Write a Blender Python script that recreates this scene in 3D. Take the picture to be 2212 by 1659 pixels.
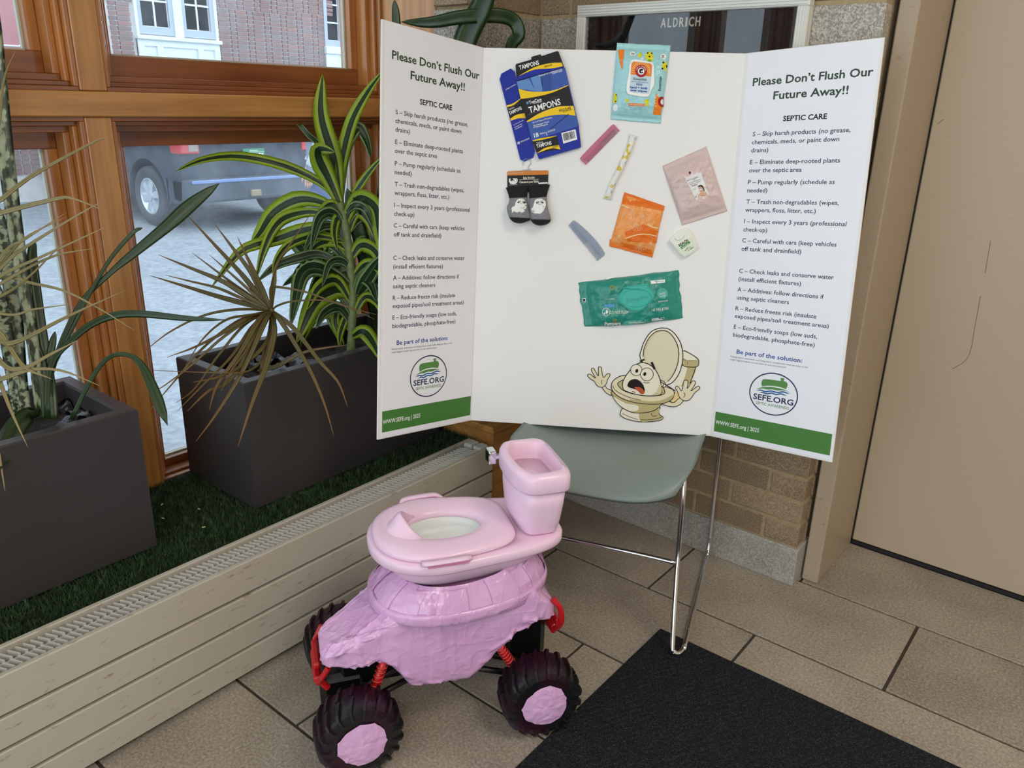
import bpy, bmesh, math, random
from mathutils import Vector, Matrix, noise
from mathutils.geometry import tessellate_polygon
random.seed(7)
for _o in list(bpy.data.objects):
    bpy.data.objects.remove(_o, do_unlink=True)
SC = bpy.context.scene
COL = SC.collection
PI = math.pi
# ------------------------------------------------------------------ camera
F_PX, CX, CY = 1714.88, 1106.0, 829.5
YAW, PITCH, ROLL, CAM_H = -0.674226, -0.341835, 0.025832, 1.235
CAM = Vector((0, 0, CAM_H))
_f = Vector((math.sin(YAW)*math.cos(PITCH), math.cos(YAW)*math.cos(PITCH), math.sin(PITCH)))
_r = Vector((math.cos(YAW), -math.sin(YAW), 0))
_u = _r.cross(_f)
C_R = math.cos(ROLL)*_r + math.sin(ROLL)*_u
C_U = -math.sin(ROLL)*_r + math.cos(ROLL)*_u
C_F = _f
cam = bpy.data.cameras.new('camera')
cam.sensor_width = 36.0
cam.lens = 36.0*F_PX/2212.0
cam.clip_end = 200
cam_ob = bpy.data.objects.new('camera', cam)
COL.objects.link(cam_ob)
mw = Matrix((C_R, C_U, -C_F)).transposed().to_4x4()
mw.translation = CAM
cam_ob.matrix_world = mw
SC.camera = cam_ob
# ------------------------------------------------------------------ world, lights, exposure
W = bpy.data.worlds.new('overcast_sky')
SC.world = W
W.use_nodes = True
_bg = W.node_tree.nodes['Background']
_bg.inputs[0].default_value = (0.74, 0.88, 1.0, 1)
_bg.inputs[1].default_value = 2.3
SC.view_settings.view_transform = 'Standard'
SC.view_settings.look = 'None'
SC.view_settings.gamma = 1.0
SC.view_settings.use_curve_mapping = False
SC.view_settings.exposure = 0.12
def area_light(name, loc, size, power, color):
    l = bpy.data.lights.new(name, 'AREA')
    l.shape = 'RECTANGLE'; l.size, l.size_y = size
    l.energy = power; l.color = color
    o = bpy.data.objects.new(name, l); COL.objects.link(o); o.location = loc
    return o
area_light('ceiling_light_lamp', (0.9, 0.9, 2.64), (1.15, 0.55), 19, (1.0, 0.91, 0.80))
area_light('ceiling_light_lamp', (0.9, -1.3, 2.64), (1.15, 0.55), 19, (1.0, 0.91, 0.80))

# ------------------------------------------------------------------ helpers
def ray(px, py):
    return C_R*((px-CX)/F_PX) - C_U*((py-CY)/F_PX) + C_F
def onX(px, py, x):
    d = ray(px, py); return CAM + d*(x/d.x)
def onY(px, py, y):
    d = ray(px, py); return CAM + d*(y/d.y)
def onZ(px, py, z):
    d = ray(px, py); return CAM + d*((z-CAM_H)/d.z)
def at(px, py, depth):
    d = ray(px, py); p = CAM + d*depth
    if p.x < -1.895: p = CAM + d*(-1.895/d.x)
    return p
def lin(c):
    c = c/255.0
    return c/12.92 if c <= 0.04045 else ((c+0.055)/1.055)**2.4
def rgb(r, g, b):
    return (lin(r), lin(g), lin(b), 1.0)

class NT:
    def __init__(s, name):
        s.m = bpy.data.materials.new(name); s.m.use_nodes = True
        s.t = s.m.node_tree; s.b = s.t.nodes['Principled BSDF']; s._co = None
    def n(s, typ, **kw):
        nd = s.t.nodes.new(typ)
        for k, v in kw.items():
            if k.startswith('_'): setattr(nd, k[1:], v)
        return nd
    def l(s, a, b): s.t.links.new(a, b)
    def co(s, kind='Object', scale=None, rot=None):
        tc = s.n('ShaderNodeTexCoord')
        if scale is None: return tc.outputs[kind]
        mp = s.n('ShaderNodeMapping'); s.l(tc.outputs[kind], mp.inputs[0])
        mp.inputs['Scale'].default_value = scale
        if rot: mp.inputs['Rotation'].default_value = rot
        return mp.outputs[0]
    def noise(s, scale, detail=4, co=None, rough=0.5):
        nd = s.n('ShaderNodeTexNoise')
        nd.inputs['Scale'].default_value = scale; nd.inputs['Detail'].default_value = detail
        nd.inputs['Roughness'].default_value = rough
        s.l(co if co is not None else s.co(), nd.inputs['Vector'])
        return nd.outputs['Fac']
    def ramp(s, fac, stops, interp='LINEAR'):
        nd = s.n('ShaderNodeValToRGB'); nd.color_ramp.interpolation = interp
        el = nd.color_ramp.elements
        while len(el) < len(stops): el.new(0.5)
        for e, (p, c) in zip(el, stops): e.position = p; e.color = c
        s.l(fac, nd.inputs[0]); return nd.outputs[0]
    def mix(s, fac, a, b, mode='MIX'):
        nd = s.n('ShaderNodeMix'); nd.data_type = 'RGBA'; nd.blend_type = mode
        for sock, v in ((nd.inputs[0], fac), (nd.inputs[6], a), (nd.inputs[7], b)):
            if isinstance(v, (int, float, tuple)): sock.default_value = v
            else: s.l(v, sock)
        return nd.outputs[2]
    def math(s, op, a, b=None):
        nd = s.n('ShaderNodeMath'); nd.operation = op
        for sock, v in zip(nd.inputs, (a, b)):
            if v is None: continue
            if isinstance(v, (int, float)): sock.default_value = v
            else: s.l(v, sock)
        return nd.outputs[0]
    def color(s, c):
        if isinstance(c, tuple): s.b.inputs['Base Color'].default_value = c
        else: s.l(c, s.b.inputs['Base Color'])
    def bump(s, h, strength, dist=0.01):
        nd = s.n('ShaderNodeBump'); nd.inputs['Strength'].default_value = strength
        nd.inputs['Distance'].default_value = dist
        s.l(h, nd.inputs['Height']); s.l(nd.outputs[0], s.b.inputs['Normal'])
    def set(s, rough=None, metal=None, spec=None, trans=None, coat=None, sheen=None, ior=None, sss=None):
        I = s.b.inputs
        if rough is not None: I['Roughness'].default_value = rough
        if metal is not None: I['Metallic'].default_value = metal
        if spec is not None: I['Specular IOR Level'].default_value = spec
        if trans is not None: I['Transmission Weight'].default_value = trans
        if coat is not None: I['Coat Weight'].default_value = coat
        if ior is not None: I['IOR'].default_value = ior
        if sss is not None:
            I['Subsurface Weight'].default_value = sss; I['Subsurface Radius'].default_value = (0.02, 0.01, 0.01)
        return s

MATS = {}
def plain(name, c, rough=0.5, metal=0.0, spec=0.5, var=0.0, vscale=8.0, bump=0.0, bscale=120.0, coat=0.0, bdist=0.002):
    if name in MATS: return MATS[name]
    t = NT(name); t.set(rough=rough, metal=metal, spec=spec, coat=coat)
    if var > 0:
        n = t.noise(vscale, 5)
        lo = tuple(x*(1-var) for x in c[:3])+(1,); hi = tuple(min(1, x*(1+var)) for x in c[:3])+(1,)
        t.color(t.ramp(n, [(0.3, lo), (0.7, hi)]))
    else: t.color(c)
    if bump > 0: t.bump(t.noise(bscale, 3), bump, bdist)
    MATS[name] = t.m
    return t.m

# ---- object makers
def link(o, parent=None):
    COL.objects.link(o)
    if parent is not None: o.parent = parent
    return o
def tag(o, label=None, cat=None, group=None, kind=None):
    if label: o['label'] = label
    if cat: o['category'] = cat
    if group: o['group'] = group
    if kind: o['kind'] = kind
    return o
def thing(name, label, cat, loc=(0, 0, 0), rz=0, group=None, mat3=None):
    o = bpy.data.objects.new(name, None); o.empty_display_size = 0.05
    if mat3 is not None:
        m = mat3.to_4x4(); m.translation = Vector(loc); o.matrix_world = m
    else:
        o.location = loc; o.rotation_euler = (0, 0, rz)
    link(o); tag(o, label, cat, group); return o
def wl(parent):
    """world -> parent-local matrix (parents here are unscaled and at most one level deep)"""
    m = Matrix.Identity(4)
    p = parent; chain = []
    while p is not None: chain.append(p.matrix_basis.copy()); p = p.parent
    for c in reversed(chain): m = m @ c
    return m.inverted()
def mesh(name, v, f, mat, parent=None, smooth=False, world=False, uv=None, mats=None, mi=None):
    me = bpy.data.meshes.new(name)
    if world and parent is not None:
        mm = wl(parent); v = [mm @ Vector(p) for p in v]
    me.from_pydata([tuple(p) for p in v], [], f)
    if mats:
        for m_ in mats: me.materials.append(m_)
        if mi: me.polygons.foreach_set('material_index', mi)
    elif mat: me.materials.append(mat)
    if smooth: me.polygons.foreach_set('use_smooth', [True]*len(me.polygons))
    if uv:
        lay = me.uv_layers.new(name='UVMap')
        for lp in me.loops: lay.data[lp.index].uv = uv[lp.vertex_index]
    me.update()
    o = bpy.data.objects.new(name, me)
    return link(o, parent)
def cat(*parts):
    V, Fc = [], []
    for v, f in parts:
        b = len(V); V += list(v); Fc += [tuple(i+b for i in q) for q in f]
    return V, Fc
def boxg(lo, hi, bev=0.0, seg=1):
    x0, y0, z0 = lo; x1, y1, z1 = hi
    v = [(x0,y0,z0),(x1,y0,z0),(x1,y1,z0),(x0,y1,z0),(x0,y0,z1),(x1,y0,z1),(x1,y1,z1),(x0,y1,z1)]
    f = [(0,3,2,1),(4,5,6,7),(0,1,5,4),(1,2,6,5),(2,3,7,6),(3,0,4,7)]
    if bev <= 0: return v, f
    bm = bmesh.new(); vs = [bm.verts.new(p) for p in v]
    for q in f: bm.faces.new([vs[i] for i in q])
    bmesh.ops.bevel(bm, geom=list(bm.edges), offset=bev, segments=seg, affect='EDGES', profile=0.5)
    bm.verts.index_update()
    r = ([tuple(p.co) for p in bm.verts], [tuple(p.index for p in fc.verts) for fc in bm.faces]); bm.free()
    return r
def box(name, lo, hi, mat, parent=None, bev=0.0, world=True, seg=1):
    v, f = boxg(lo, hi, bev, seg)
    return mesh(name, v, f, mat, parent, world=world)
def loftg(rings, cap0=True, cap1=True, closed=True):
    n = len(rings[0]); V = [p for r in rings for p in r]; Fc = []
    for k in range(len(rings)-1):
        for i in range(n if closed else n-1):
            j = (i+1) % n
            Fc.append((k*n+i, k*n+j, (k+1)*n+j, (k+1)*n+i))
    if cap0: Fc.append(tuple(range(n-1, -1, -1)))
    if cap1: Fc.append(tuple((len(rings)-1)*n+i for i in range(n)))
    return V, Fc
def catmull(P, n):
    P = [Vector(p) for p in P]
    if len(P) == 2: return [P[0].lerp(P[1], i/(n-1)) for i in range(n)]
    Q = [2*P[0]-P[1]]+P+[2*P[-1]-P[-2]]; out = []
    m = len(P)-1
    for i in range(n):
        t = i/(n-1)*m; k = min(int(t), m-1); t -= k
        a, b, c, d = Q[k], Q[k+1], Q[k+2], Q[k+3]
        out.append(0.5*((2*b)+(c-a)*t+(2*a-5*b+4*c-d)*t*t+(3*b-a-3*c+d)*t**3))
    return out
def tubeg(P, r, seg=10, n=None, cap=True):
    if n: P = catmull(P, n)
    P = [Vector(p) for p in P]; rings = []; prev = None
    for i, p in enumerate(P):
        t = (P[min(i+1, len(P)-1)]-P[max(i-1, 0)]).normalized()
        if prev is None:
            a = Vector((0, 0, 1)) if abs(t.z) < 0.9 else Vector((1, 0, 0))
            nx = t.cross(a).normalized()
        else:
            nx = (prev - t*prev.dot(t)).normalized()
        prev = nx; ny = t.cross(nx)
        rr = r[i] if isinstance(r, (list, tuple)) else r
        rings.append([p+nx*(rr*math.cos(2*PI*k/seg))+ny*(rr*math.sin(2*PI*k/seg)) for k in range(seg)])
    return loftg(rings, cap, cap)
def tube(name, P, r, mat, parent=None, seg=10, n=None, world=False):
    v, f = tubeg(P, r, seg, n)
    return mesh(name, v, f, mat, parent, smooth=True, world=world)
def sup(cx, cy, a, b, z, n=40, p=2.5, flat_back=None):
    out = []
    for k in range(n):
        t = 2*PI*k/n; c, s = math.cos(t), math.sin(t)
        x = cx+a*math.copysign(abs(c)**(2/p), c); y = cy+b*math.copysign(abs(s)**(2/p), s)
        out.append((x, y, z))
    return out
def tess(poly):
    """triangles of a simple 2-D polygon"""
    return [tuple(t) for t in tessellate_polygon([[Vector((p[0], p[1], 0)) for p in poly]])]
def flat(polys, w=0.0, conv=None):
    V, Fc = [], []
    for k, pl in enumerate(polys):
        b = len(V)
        for p in pl: V.append((p[0], p[1], w))
        for t in tess(pl):
            a_, b_, c_ = (Vector(pl[i]) for i in t)
            if (b_-a_).cross(c_-a_) < 0: t = (t[0], t[2], t[1])
            Fc.append(tuple(i+b for i in t))
    return V, Fc
def slab(poly, w0, w1):
    n = len(poly)
    V = [(p[0], p[1], w0) for p in poly]+[(p[0], p[1], w1) for p in poly]
    area = sum(poly[i][0]*poly[(i+1) % n][1]-poly[(i+1) % n][0]*poly[i][1] for i in range(n))
    Fc = []
    for t in tess(poly):
        a_, b_, c_ = (Vector(poly[i][:2]) for i in t)
        if (b_-a_).cross(c_-a_) < 0: t = (t[0], t[2], t[1])
        Fc.append((t[0]+n, t[1]+n, t[2]+n)); Fc.append((t[0], t[2], t[1]))
    for i in range(n):
        j = (i+1) % n
        Fc.append((i, j, j+n, i+n) if area > 0 else (j, i, i+n, j+n))
    return V, Fc
def stroke(P, wd, closed=False):
    """2-D polyline -> ribbon polygons"""
    P = [Vector((p[0], p[1])) for p in P]; n = len(P); L, Rr = [], []
    for i in range(n):
        a = P[(i-1) % n] if (closed or i > 0) else P[i]; b = P[(i+1) % n] if (closed or i < n-1) else P[i]
        t = (b-a); t = t.normalized() if t.length > 1e-9 else Vector((1, 0))
        nn = Vector((-t.y, t.x))*(wd[i] if isinstance(wd, (list, tuple)) else wd)*0.5
        L.append(P[i]+nn); Rr.append(P[i]-nn)
    out = []
    for i in range(n if closed else n-1):
        j = (i+1) % n
        out.append([tuple(Rr[i]), tuple(Rr[j]), tuple(L[j]), tuple(L[i])])
    return out
def smooth2(P, n, closed=False):
    Q = [Vector((p[0], p[1], 0)) for p in P]
    if closed:
        m = len(Q); out = []
        for i in range(n):
            t = i/n*m; k = int(t) % m; t -= int(t)
            a, b, c, d = Q[(k-1) % m], Q[k], Q[(k+1) % m], Q[(k+2) % m]
            p = 0.5*((2*b)+(c-a)*t+(2*a-5*b+4*c-d)*t*t+(3*b-a-3*c+d)*t**3); out.append((p.x, p.y))
        return out
    return [(p.x, p.y) for p in catmull(Q, n)]
def ell(cx, cy, a, b, n=32, rot=0.0, t0=0.0, t1=2*PI):
    full = abs(t1-t0-2*PI) < 1e-6; out = []
    for k in range(n):
        t = t0+(t1-t0)*k/(n if full else n-1)
        x, y = a*math.cos(t), b*math.sin(t)
        out.append((cx+x*math.cos(rot)-y*math.sin(rot), cy+x*math.sin(rot)+y*math.cos(rot)))
    return out
_TC = {}
def text2d(s, p0, p1, cap, bold=0.0, slant=0.0):
    """text between two baseline points p0-p1 (2-D), capitals 'cap' high -> (verts2d, faces)"""
    key = (s, bold)
    if key not in _TC:
        c = bpy.data.curves.new('txt', 'FONT'); c.body = s; c.resolution_u = 2; c.offset = bold
        c.fill_mode = 'FRONT'
        o = bpy.data.objects.new('txt', c); me = bpy.data.meshes.new_from_object(o)
        _TC[key] = ([(v.co.x, v.co.y) for v in me.vertices], [tuple(p.vertices) for p in me.polygons])
        bpy.data.objects.remove(o); bpy.data.curves.remove(c); bpy.data.meshes.remove(me)
    v, f = _TC[key]
    if not v: return [], []
    x0 = min(p[0] for p in v); x1 = max(p[0] for p in v)
    p0 = Vector(p0); p1 = Vector(p1); e = (p1-p0); Lh = e.length; e.normalize(); nrm = Vector((-e.y, e.x))
    sx = Lh/(x1-x0); sy = cap/0.70
    out = []
    for x, y in v:
        q = p0+e*((x-x0)*sx+slant*y*sy)+nrm*(y*sy); out.append((q.x, q.y))
    return out, f
def fixwind(v, f):
    r = []
    for q in f:
        a, b, c = (Vector(v[i][:2]) for i in q[:3])
        ar = sum(v[q[i]][0]*v[q[(i+1) % len(q)]][1]-v[q[(i+1) % len(q)]][0]*v[q[i]][1] for i in range(len(q)))
        r.append(q if ar >= 0 else tuple(reversed(q)))
    return r
def texts(lst, w):
    V, Fc = [], []
    for a in lst:
        v, f = text2d(*a); f = fixwind(v, f); b = len(V)
        V += [(p[0], p[1], w) for p in v]; Fc += [tuple(i+b for i in q) for q in f]
    return V, Fc
# ------------------------------------------------------------------ materials
def mat_wood(name, c1, c2, axis, rough=0.35, sc=1.0):
    t = NT(name); s = [38*sc, 38*sc, 38*sc]; s[axis] = 2.2*sc
    co = t.co('Object', tuple(s)); n = t.noise(1.0, 6, co, 0.6)
    n2 = t.noise(7.0, 2, t.co('Object'))
    col = t.ramp(n, [(0.32, c1), (0.62, c2)])
    t.color(t.mix(0.25, col, t.ramp(n2, [(0.3, c1), (0.7, c2)])))
    t.set(rough=rough, coat=0.35); t.b.inputs['Coat Roughness'].default_value = 0.2; t.bump(n, 0.08, 0.002); return t.m
OAK_Y = mat_wood('oak_along_y', rgb(156, 102, 46), rgb(206, 148, 80), 1)
OAK_Z = mat_wood('oak_along_z', rgb(156, 102, 46), rgb(206, 148, 80), 2)
RED_Y = mat_wood('red_wood', rgb(112, 60, 28), rgb(156, 92, 46), 1, 0.3)
RED_Z = mat_wood('red_wood_upright', rgb(138, 80, 36), rgb(190, 124, 62), 2, 0.3)
def mat_speckle(name, base, dark, light, scale=260, rough=0.6, bump=0.15, big=0.12):
    t = NT(name); n = t.noise(scale, 3, None, 0.7); nb = t.noise(5, 4)
    c = t.ramp(n, [(0.36, dark), (0.5, base), (0.66, light)])
    c = t.mix(big, c, t.ramp(nb, [(0.35, dark), (0.65, light)]))
    oi = t.n('ShaderNodeObjectInfo')
    t.color(t.mix(0.16, c, t.ramp(oi.outputs['Random'], [(0.1, dark), (0.9, light)])))
    t.set(rough=rough); t.bump(n, bump, 0.002); return t.m
TILE = mat_speckle('stone_tile', rgb(152, 141, 126), rgb(112, 102, 90), rgb(190, 178, 162), 170, 0.42, 0.06, 0.28)
GROUT = plain('dark_grout', rgb(64, 57, 48), 0.9, var=0.2, vscale=40)
BRICK = mat_speckle('tan_brick', rgb(142, 118, 90), rgb(92, 74, 56), rgb(186, 164, 134), 300, 0.85, 0.4, 0.25)
MORTAR = plain('mortar', rgb(168, 148, 112), 0.95, var=0.12, vscale=60, bump=0.3, bscale=300)
GRANITE = mat_speckle('granite_block', rgb(160, 152, 138), rgb(96, 88, 78), rgb(215, 208, 196), 210, 0.6, 0.2, 0.1)
CONC = mat_speckle('grey_stone_base', rgb(160, 156, 146), rgb(118, 114, 106), rgb(205, 202, 194), 240, 0.7, 0.2, 0.3)
RADM = None
def mat_scuffed(name, base, dirt, rough=0.42, k=1.0):
    t = NT(name)
    n = t.noise(9, 6, t.co('Object', (1, 3, 9)), 0.7); n2 = t.noise(70, 3, t.co('Object', (1, 0.4, 1.4)), 0.6)
    f = t.math('MULTIPLY', t.ramp(n, [(0.47, (0,0,0,1)), (0.72, (1,1,1,1))]), t.ramp(n2, [(0.60, (0,0,0,1)), (0.66, (1,1,1,1))]))
    t.color(t.mix(t.math('MULTIPLY', f, k), base, dirt)); t.set(rough=rough, spec=0.35); return t.m
RADM = mat_scuffed('cream_enamel_scuffed', rgb(188, 180, 164), rgb(120, 98, 66))
FIN = plain('pale_fin_metal', rgb(206, 204, 194), 0.4)
DOORM = mat_scuffed('beige_paint', rgb(186, 168, 144), rgb(150, 130, 106), 0.4, 0.35)
FRAMEM = mat_scuffed('taupe_paint', rgb(176, 158, 134), rgb(112, 94, 74), 0.4, 0.6)
WALLP = plain('warm_wall_paint', rgb(196, 176, 150), 0.7)
CEILP = plain('ceiling_paint', rgb(226, 220, 210), 0.8)
BLACKR = plain('black_rubber', rgb(24, 24, 26), 0.6)
GLASS = NT('dusty_window_glass'); GLASS.color((1, 1, 1, 1)); GLASS.set(rough=0.0, trans=1.0, ior=1.02, spec=0.5)
_du = GLASS.n('ShaderNodeBsdfTranslucent'); _du.inputs[0].default_value = (0.9, 0.94, 1.0, 1)
_mx = GLASS.n('ShaderNodeMixShader'); _dn = GLASS.noise(5, 6, None, 0.65); _dn2 = GLASS.noise(60, 3, None, 0.7)
_df = GLASS.math('MULTIPLY', GLASS.ramp(_dn, [(0.35, (0.03, 0.03, 0.03, 1)), (0.7, (0.13, 0.13, 0.13, 1))]), GLASS.ramp(_dn2, [(0.3, (0.8, 0.8, 0.8, 1)), (0.75, (1, 1, 1, 1))]))
GLASS.l(_df, _mx.inputs[0]); GLASS.l(GLASS.b.outputs[0], _mx.inputs[1]); GLASS.l(_du.outputs[0], _mx.inputs[2]); GLASS.l(_mx.outputs[0], GLASS.t.nodes['Material Output'].inputs[0])
GLASS = GLASS.m
GASK = plain('pale_gasket', rgb(196, 200, 184), 0.5)

def struct(o): o['kind'] = 'structure'; return o
# ------------------------------------------------------------------ setting
# floor : 24x12 inch stone tiles in running bond over a grout bed
floor = bpy.data.objects.new('floor', None); link(floor); struct(floor)
box('grout_bed', (-1.5, -1.6, -0.05), (2.2, 2.5, -0.004), GROUT, floor)
TL, TW = 0.6084, 0.3085
y_ref, x_ref = 1.363*CAM_H, -0.1995*CAM_H
v, f = boxg((-TL/2+0.0036, -TW/2+0.0036, -0.012), (TL/2-0.0036, TW/2-0.0036, 0.0), 0.0012)
tile_me = None
for j in range(-10, 3):
    y0 = y_ref + j*TW
    off = 0.0 if j % 2 == 0 else TL/2
    for i in range(-4, 5):
        x0 = x_ref + off + i*TL
        xc, yc = x0+TL/2, y0+TW/2
        if xc < -1.62 or xc > 2.2 or yc < -1.5 or yc > 2.45: continue
        if tile_me is None:
            o = mesh('tile', v, f, TILE, floor); tile_me = o.data
        else:
            o = bpy.data.objects.new('tile', tile_me); link(o, floor)
        o.location = (xc, yc, random.uniform(-0.0004, 0.0004))
# outside ground
ASPH = mat_speckle('asphalt', rgb(138, 147, 155), rgb(112, 120, 128), rgb(166, 174, 180), 22, 0.9, 0.2, 0.3)
street = struct(box('ground', (-60, -40, -0.6), (-2.15, 60, -0.33), ASPH))
# back wall: bricks on mortar, stone base course, granite band
YW = 1.955
wb = bpy.data.objects.new('wall_back', None); link(wb); struct(wb)
box('mortar_core', (-1.62, YW+0.004, 0), (-0.566, 2.45, 2.7), MORTAR, wb)
box('base_course', (-1.40, YW-0.003, 0), (-0.9, 2.02, 0.112), CONC, wb, 0.002)
box('base_course', (-0.897, YW-0.003, 0), (-0.558, 2.05, 0.112), CONC, wb, 0.002)
CH, BL = 0.0687, 0.208
v, f = boxg((-BL/2+0.005, 0.0, 0.005), (BL/2-0.005, 0.05, CH-0.005), 0.002)
bme = None
def brick(x0, x1, z, yface, parent):
    global bme
    if abs(x1-x0-BL) < 1e-4:
        if bme is None:
            o = mesh('brick', v, f, BRICK, parent); bme = o.data
        else: o = link(bpy.data.objects.new('brick', bme), parent)
        o.location = ((x0+x1)/2, yface+random.uniform(0.0, 0.0015), z)
    elif x1-x0 > 0.02:
        box('brick', (x0+0.005, yface+0.0006, z+0.005), (x1-0.005, yface+0.05, z+CH-0.005), BRICK, parent, 0.002)
rows = [0.113+CH*k for k in range(17)] + [1.46+CH*k for k in range(10)]
for k, z in enumerate(rows):
    xj = -0.663 if k % 2 == 0 else -0.767
    xs = [xj+BL*i for i in range(-6, 3)]
    for a in xs:
        x0, x1 = max(a, -1.494), min(a+BL, -0.56)
        if x1 > x0: brick(x0, x1, z, YW, wb)
for x0, x1 in ((-1.494, -1.10), (-1.10, -0.735), (-0.735, -0.56)):
    box('granite_block', (x0+0.004, YW-0.001, 1.288), (x1-0.004, YW+0.05, 1.455), GRANITE, wb, 0.003)
for k, z in enumerate(rows):      # short return at the end beside the door frame
    box('brick', (-0.60, YW+0.0525, z+0.005), (-0.5595, 2.004, z+CH-0.005), BRICK, wb, 0.002)
# pier beside the window
wl_ = bpy.data.objects.new('wall_left', None); link(wl_); struct(wl_)
box('pier_core', (-1.62, 1.66, 0.3), (-1.498, YW+0.05, 2.7), MORTAR, wl_)
for z0, z1 in ((1.288, 1.455), (1.115, 1.28), (0.94, 1.107), (0.765, 0.932), (0.59, 0.757), (0.415, 0.582)):
    box('granite_block', (-1.612, 1.645, z0), (-1.494, YW+0.0, z1), GRANITE, wl_, 0.003)
for k in range(10):
    z = 1.46+CH*k
    box('brick', (-1.612, 1.645+0.0 if k % 2 else 1.645, z+0.005), (-1.494, 1.745+(0.06 if k % 2 else 0), z+CH-0.005), BRICK, wl_, 0.002)
    box('brick', (-1.612, 1.755+(0.06 if k % 2 else 0), z+0.005), (-1.494, YW, z+CH-0.005), BRICK, wl_, 0.002)
box('wall_above', (-2.1, -6, 2.45), (-1.86, 1.7, 2.7), WALLP, wl_)
# oak boxing at the foot of the pier
ob = bpy.data.objects.new('trim_1', None); link(ob); struct(ob)
box('cap', (-1.66, 1.632, 0.318), (-1.371, YW, 0.338), OAK_Y, ob, 0.003)
box('apron', (-1.64, 1.65, 0.006), (-1.386, YW, 0.3175), OAK_Y, ob, 0.002)
# ledge under the turf
struct(box('trim_2', (-1.985, -2.4, -0.3), (-1.462, 1.648, 0.262), plain('ledge_paint', rgb(150, 140, 124), 0.7)))
# ceiling, far walls
struct(box('ceiling', (-2.1, -3.0, 2.7), (2.6, 3.0, 2.8), CEILP))
struct(box('wall_right', (2.2, -3.0, 0), (2.3, 2.5, 2.7), WALLP))
lintel = struct(box('wall_front', (-0.5125, 2.02, 2.12), (2.2, 2.45, 2.7), WALLP))
for k, yy in enumerate((0.9, -1.3)):
    cl = thing('ceiling_light', 'warm recessed ceiling light panel over the ' + ('middle of the lobby' if k == 0 else 'lobby entrance'), 'light', (0.9, yy, 2.7))
    e = NT('lit_diffuser'); e.b.inputs['Emission Color'].default_value = (1, 0.88, 0.74, 1); e.b.inputs['Emission Strength'].default_value = 1.5
    box('diffuser', (-0.6, -0.3, -0.02), (0.6, 0.3, -0.004), e.m, cl, world=False)
    v2, f2 = cat(boxg((-0.64, -0.34, -0.03), (-0.6, 0.34, 0)), boxg((0.6, -0.34, -0.03), (0.64, 0.34, 0)), boxg((-0.6, -0.34, -0.03), (0.6, -0.3, 0)), boxg((-0.6, 0.3, -0.03), (0.6, 0.34, 0)))
    mesh('frame', v2, f2, FIN, cl)
# door and its frame
df = bpy.data.objects.new('trim_3', None); link(df); struct(df)
box('jamb', (-0.553, 2.008, 0), (-0.51, 2.30, 2.1), FRAMEM, df, 0.003)
box('stop', (-0.5135, 2.297, 0.0), (-0.508, 2.36, 2.1), BLACKR, df)
box('head', (-0.51, 2.02, 2.05), (0.62, 2.30, 2.1), FRAMEM, df, 0.003)
box('jamb', (0.57, 2.02, 0), (0.62, 2.30, 2.05), FRAMEM, df, 0.003)
door = bpy.data.objects.new('door_1', None); link(door); struct(door)
box('door_leaf', (-0.507, 2.299, 0.014), (0.565, 2.345, 2.048), DOORM, door, 0.003)
box('threshold_seal', (-0.507, 2.300, 0.001), (0.565, 2.34, 0.012), BLACKR, door)
SCR = plain('grey_scratch', rgb(128, 108, 86), 0.6)
for pts in ([(2118, 640), (2107, 700), (2092, 770), (2058, 797)], [(2025, 268), (2038, 258)], [(2140, 520), (2128, 590)]):
    P = [onY(x, y, 2.2988) for x, y in pts]; tube('scratch', P, 0.0007, SCR, door, 5, 12)

# ------------------------------------------------------------------ windows
XM, XG = -1.865, -1.972
def step_frame(y0, y1, z0, z1, ins, xa, xb):
    """rectangular ring: outer opening (y0..z1), ring width 'ins' = (left,right,bottom,top), between xa (back) and xb (front)"""
    l, r, b, t = ins
    out = []
    if b: out.append(boxg((xa, y0, z0), (xb, y1, z0+b), 0.0015))
    if t: out.append(boxg((xa, y0, z1-t), (xb, y1, z1), 0.0015))
    U = [boxg((xa, y0, z0+b), (xb, y0+l, z1-t), 0.0015), boxg((xa, y1-r, z0+b), (xb, y1, z1-t), 0.0015)]
    return out, U
def window(n, y0, y1, z0, z1, bot=1.0, top=1.0):
    w = bpy.data.objects.new('window_%d' % n, None); link(w); struct(w)
    prev = (0, 0, 0, 0); oy0, oy1, oz0, oz1 = y0, y1, z0, z1
    steps = [(0.010, -1.885, XM-0.004), (0.010, -1.905, -1.885), (0.014, -1.925, -1.905), (0.024, -1.99, -1.945)]
    for k, (wd, xa, xb) in enumerate(steps):
        b = wd*bot; t = wd*top
        if k == 3: b, t = 0.045*bot, 0.036*top
        H_, U_ = step_frame(oy0, oy1, oz0, oz1, (wd, wd, b, t), -2.02 if k < 3 else xa, xb)
        hv, hf = cat(*H_); mesh('rail' if k < 3 else 'sash_rail', hv, hf, RED_Y, w)
        uv_, uf = cat(*U_); mesh('stile' if k < 3 else 'sash_stile', uv_, uf, RED_Z, w)
        oy0 += wd; oy1 -= wd; oz0 += b; oz1 -= t
    for (ga, gb) in (((XG-0.004, oy0, oz0), (XG+0.006, oy0+0.005, oz1)), ((XG-0.004, oy1-0.005, oz0), (XG+0.006, oy1, oz1)), ((XG-0.004, oy0+0.005, oz0), (XG+0.006, oy1-0.005, oz0+0.004))):
        box('gasket', ga, gb, GASK, w)
    box('pane', (XG-0.003, oy0+0.002, oz0+0.002), (XG+0.001, oy1-0.002, oz1-0.001), GLASS, w)
    return w
bays = [(0.883, 1.70), (-0.01, 0.825), (-0.90, -0.068), (-1.79, -0.958)]
n = 1
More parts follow.
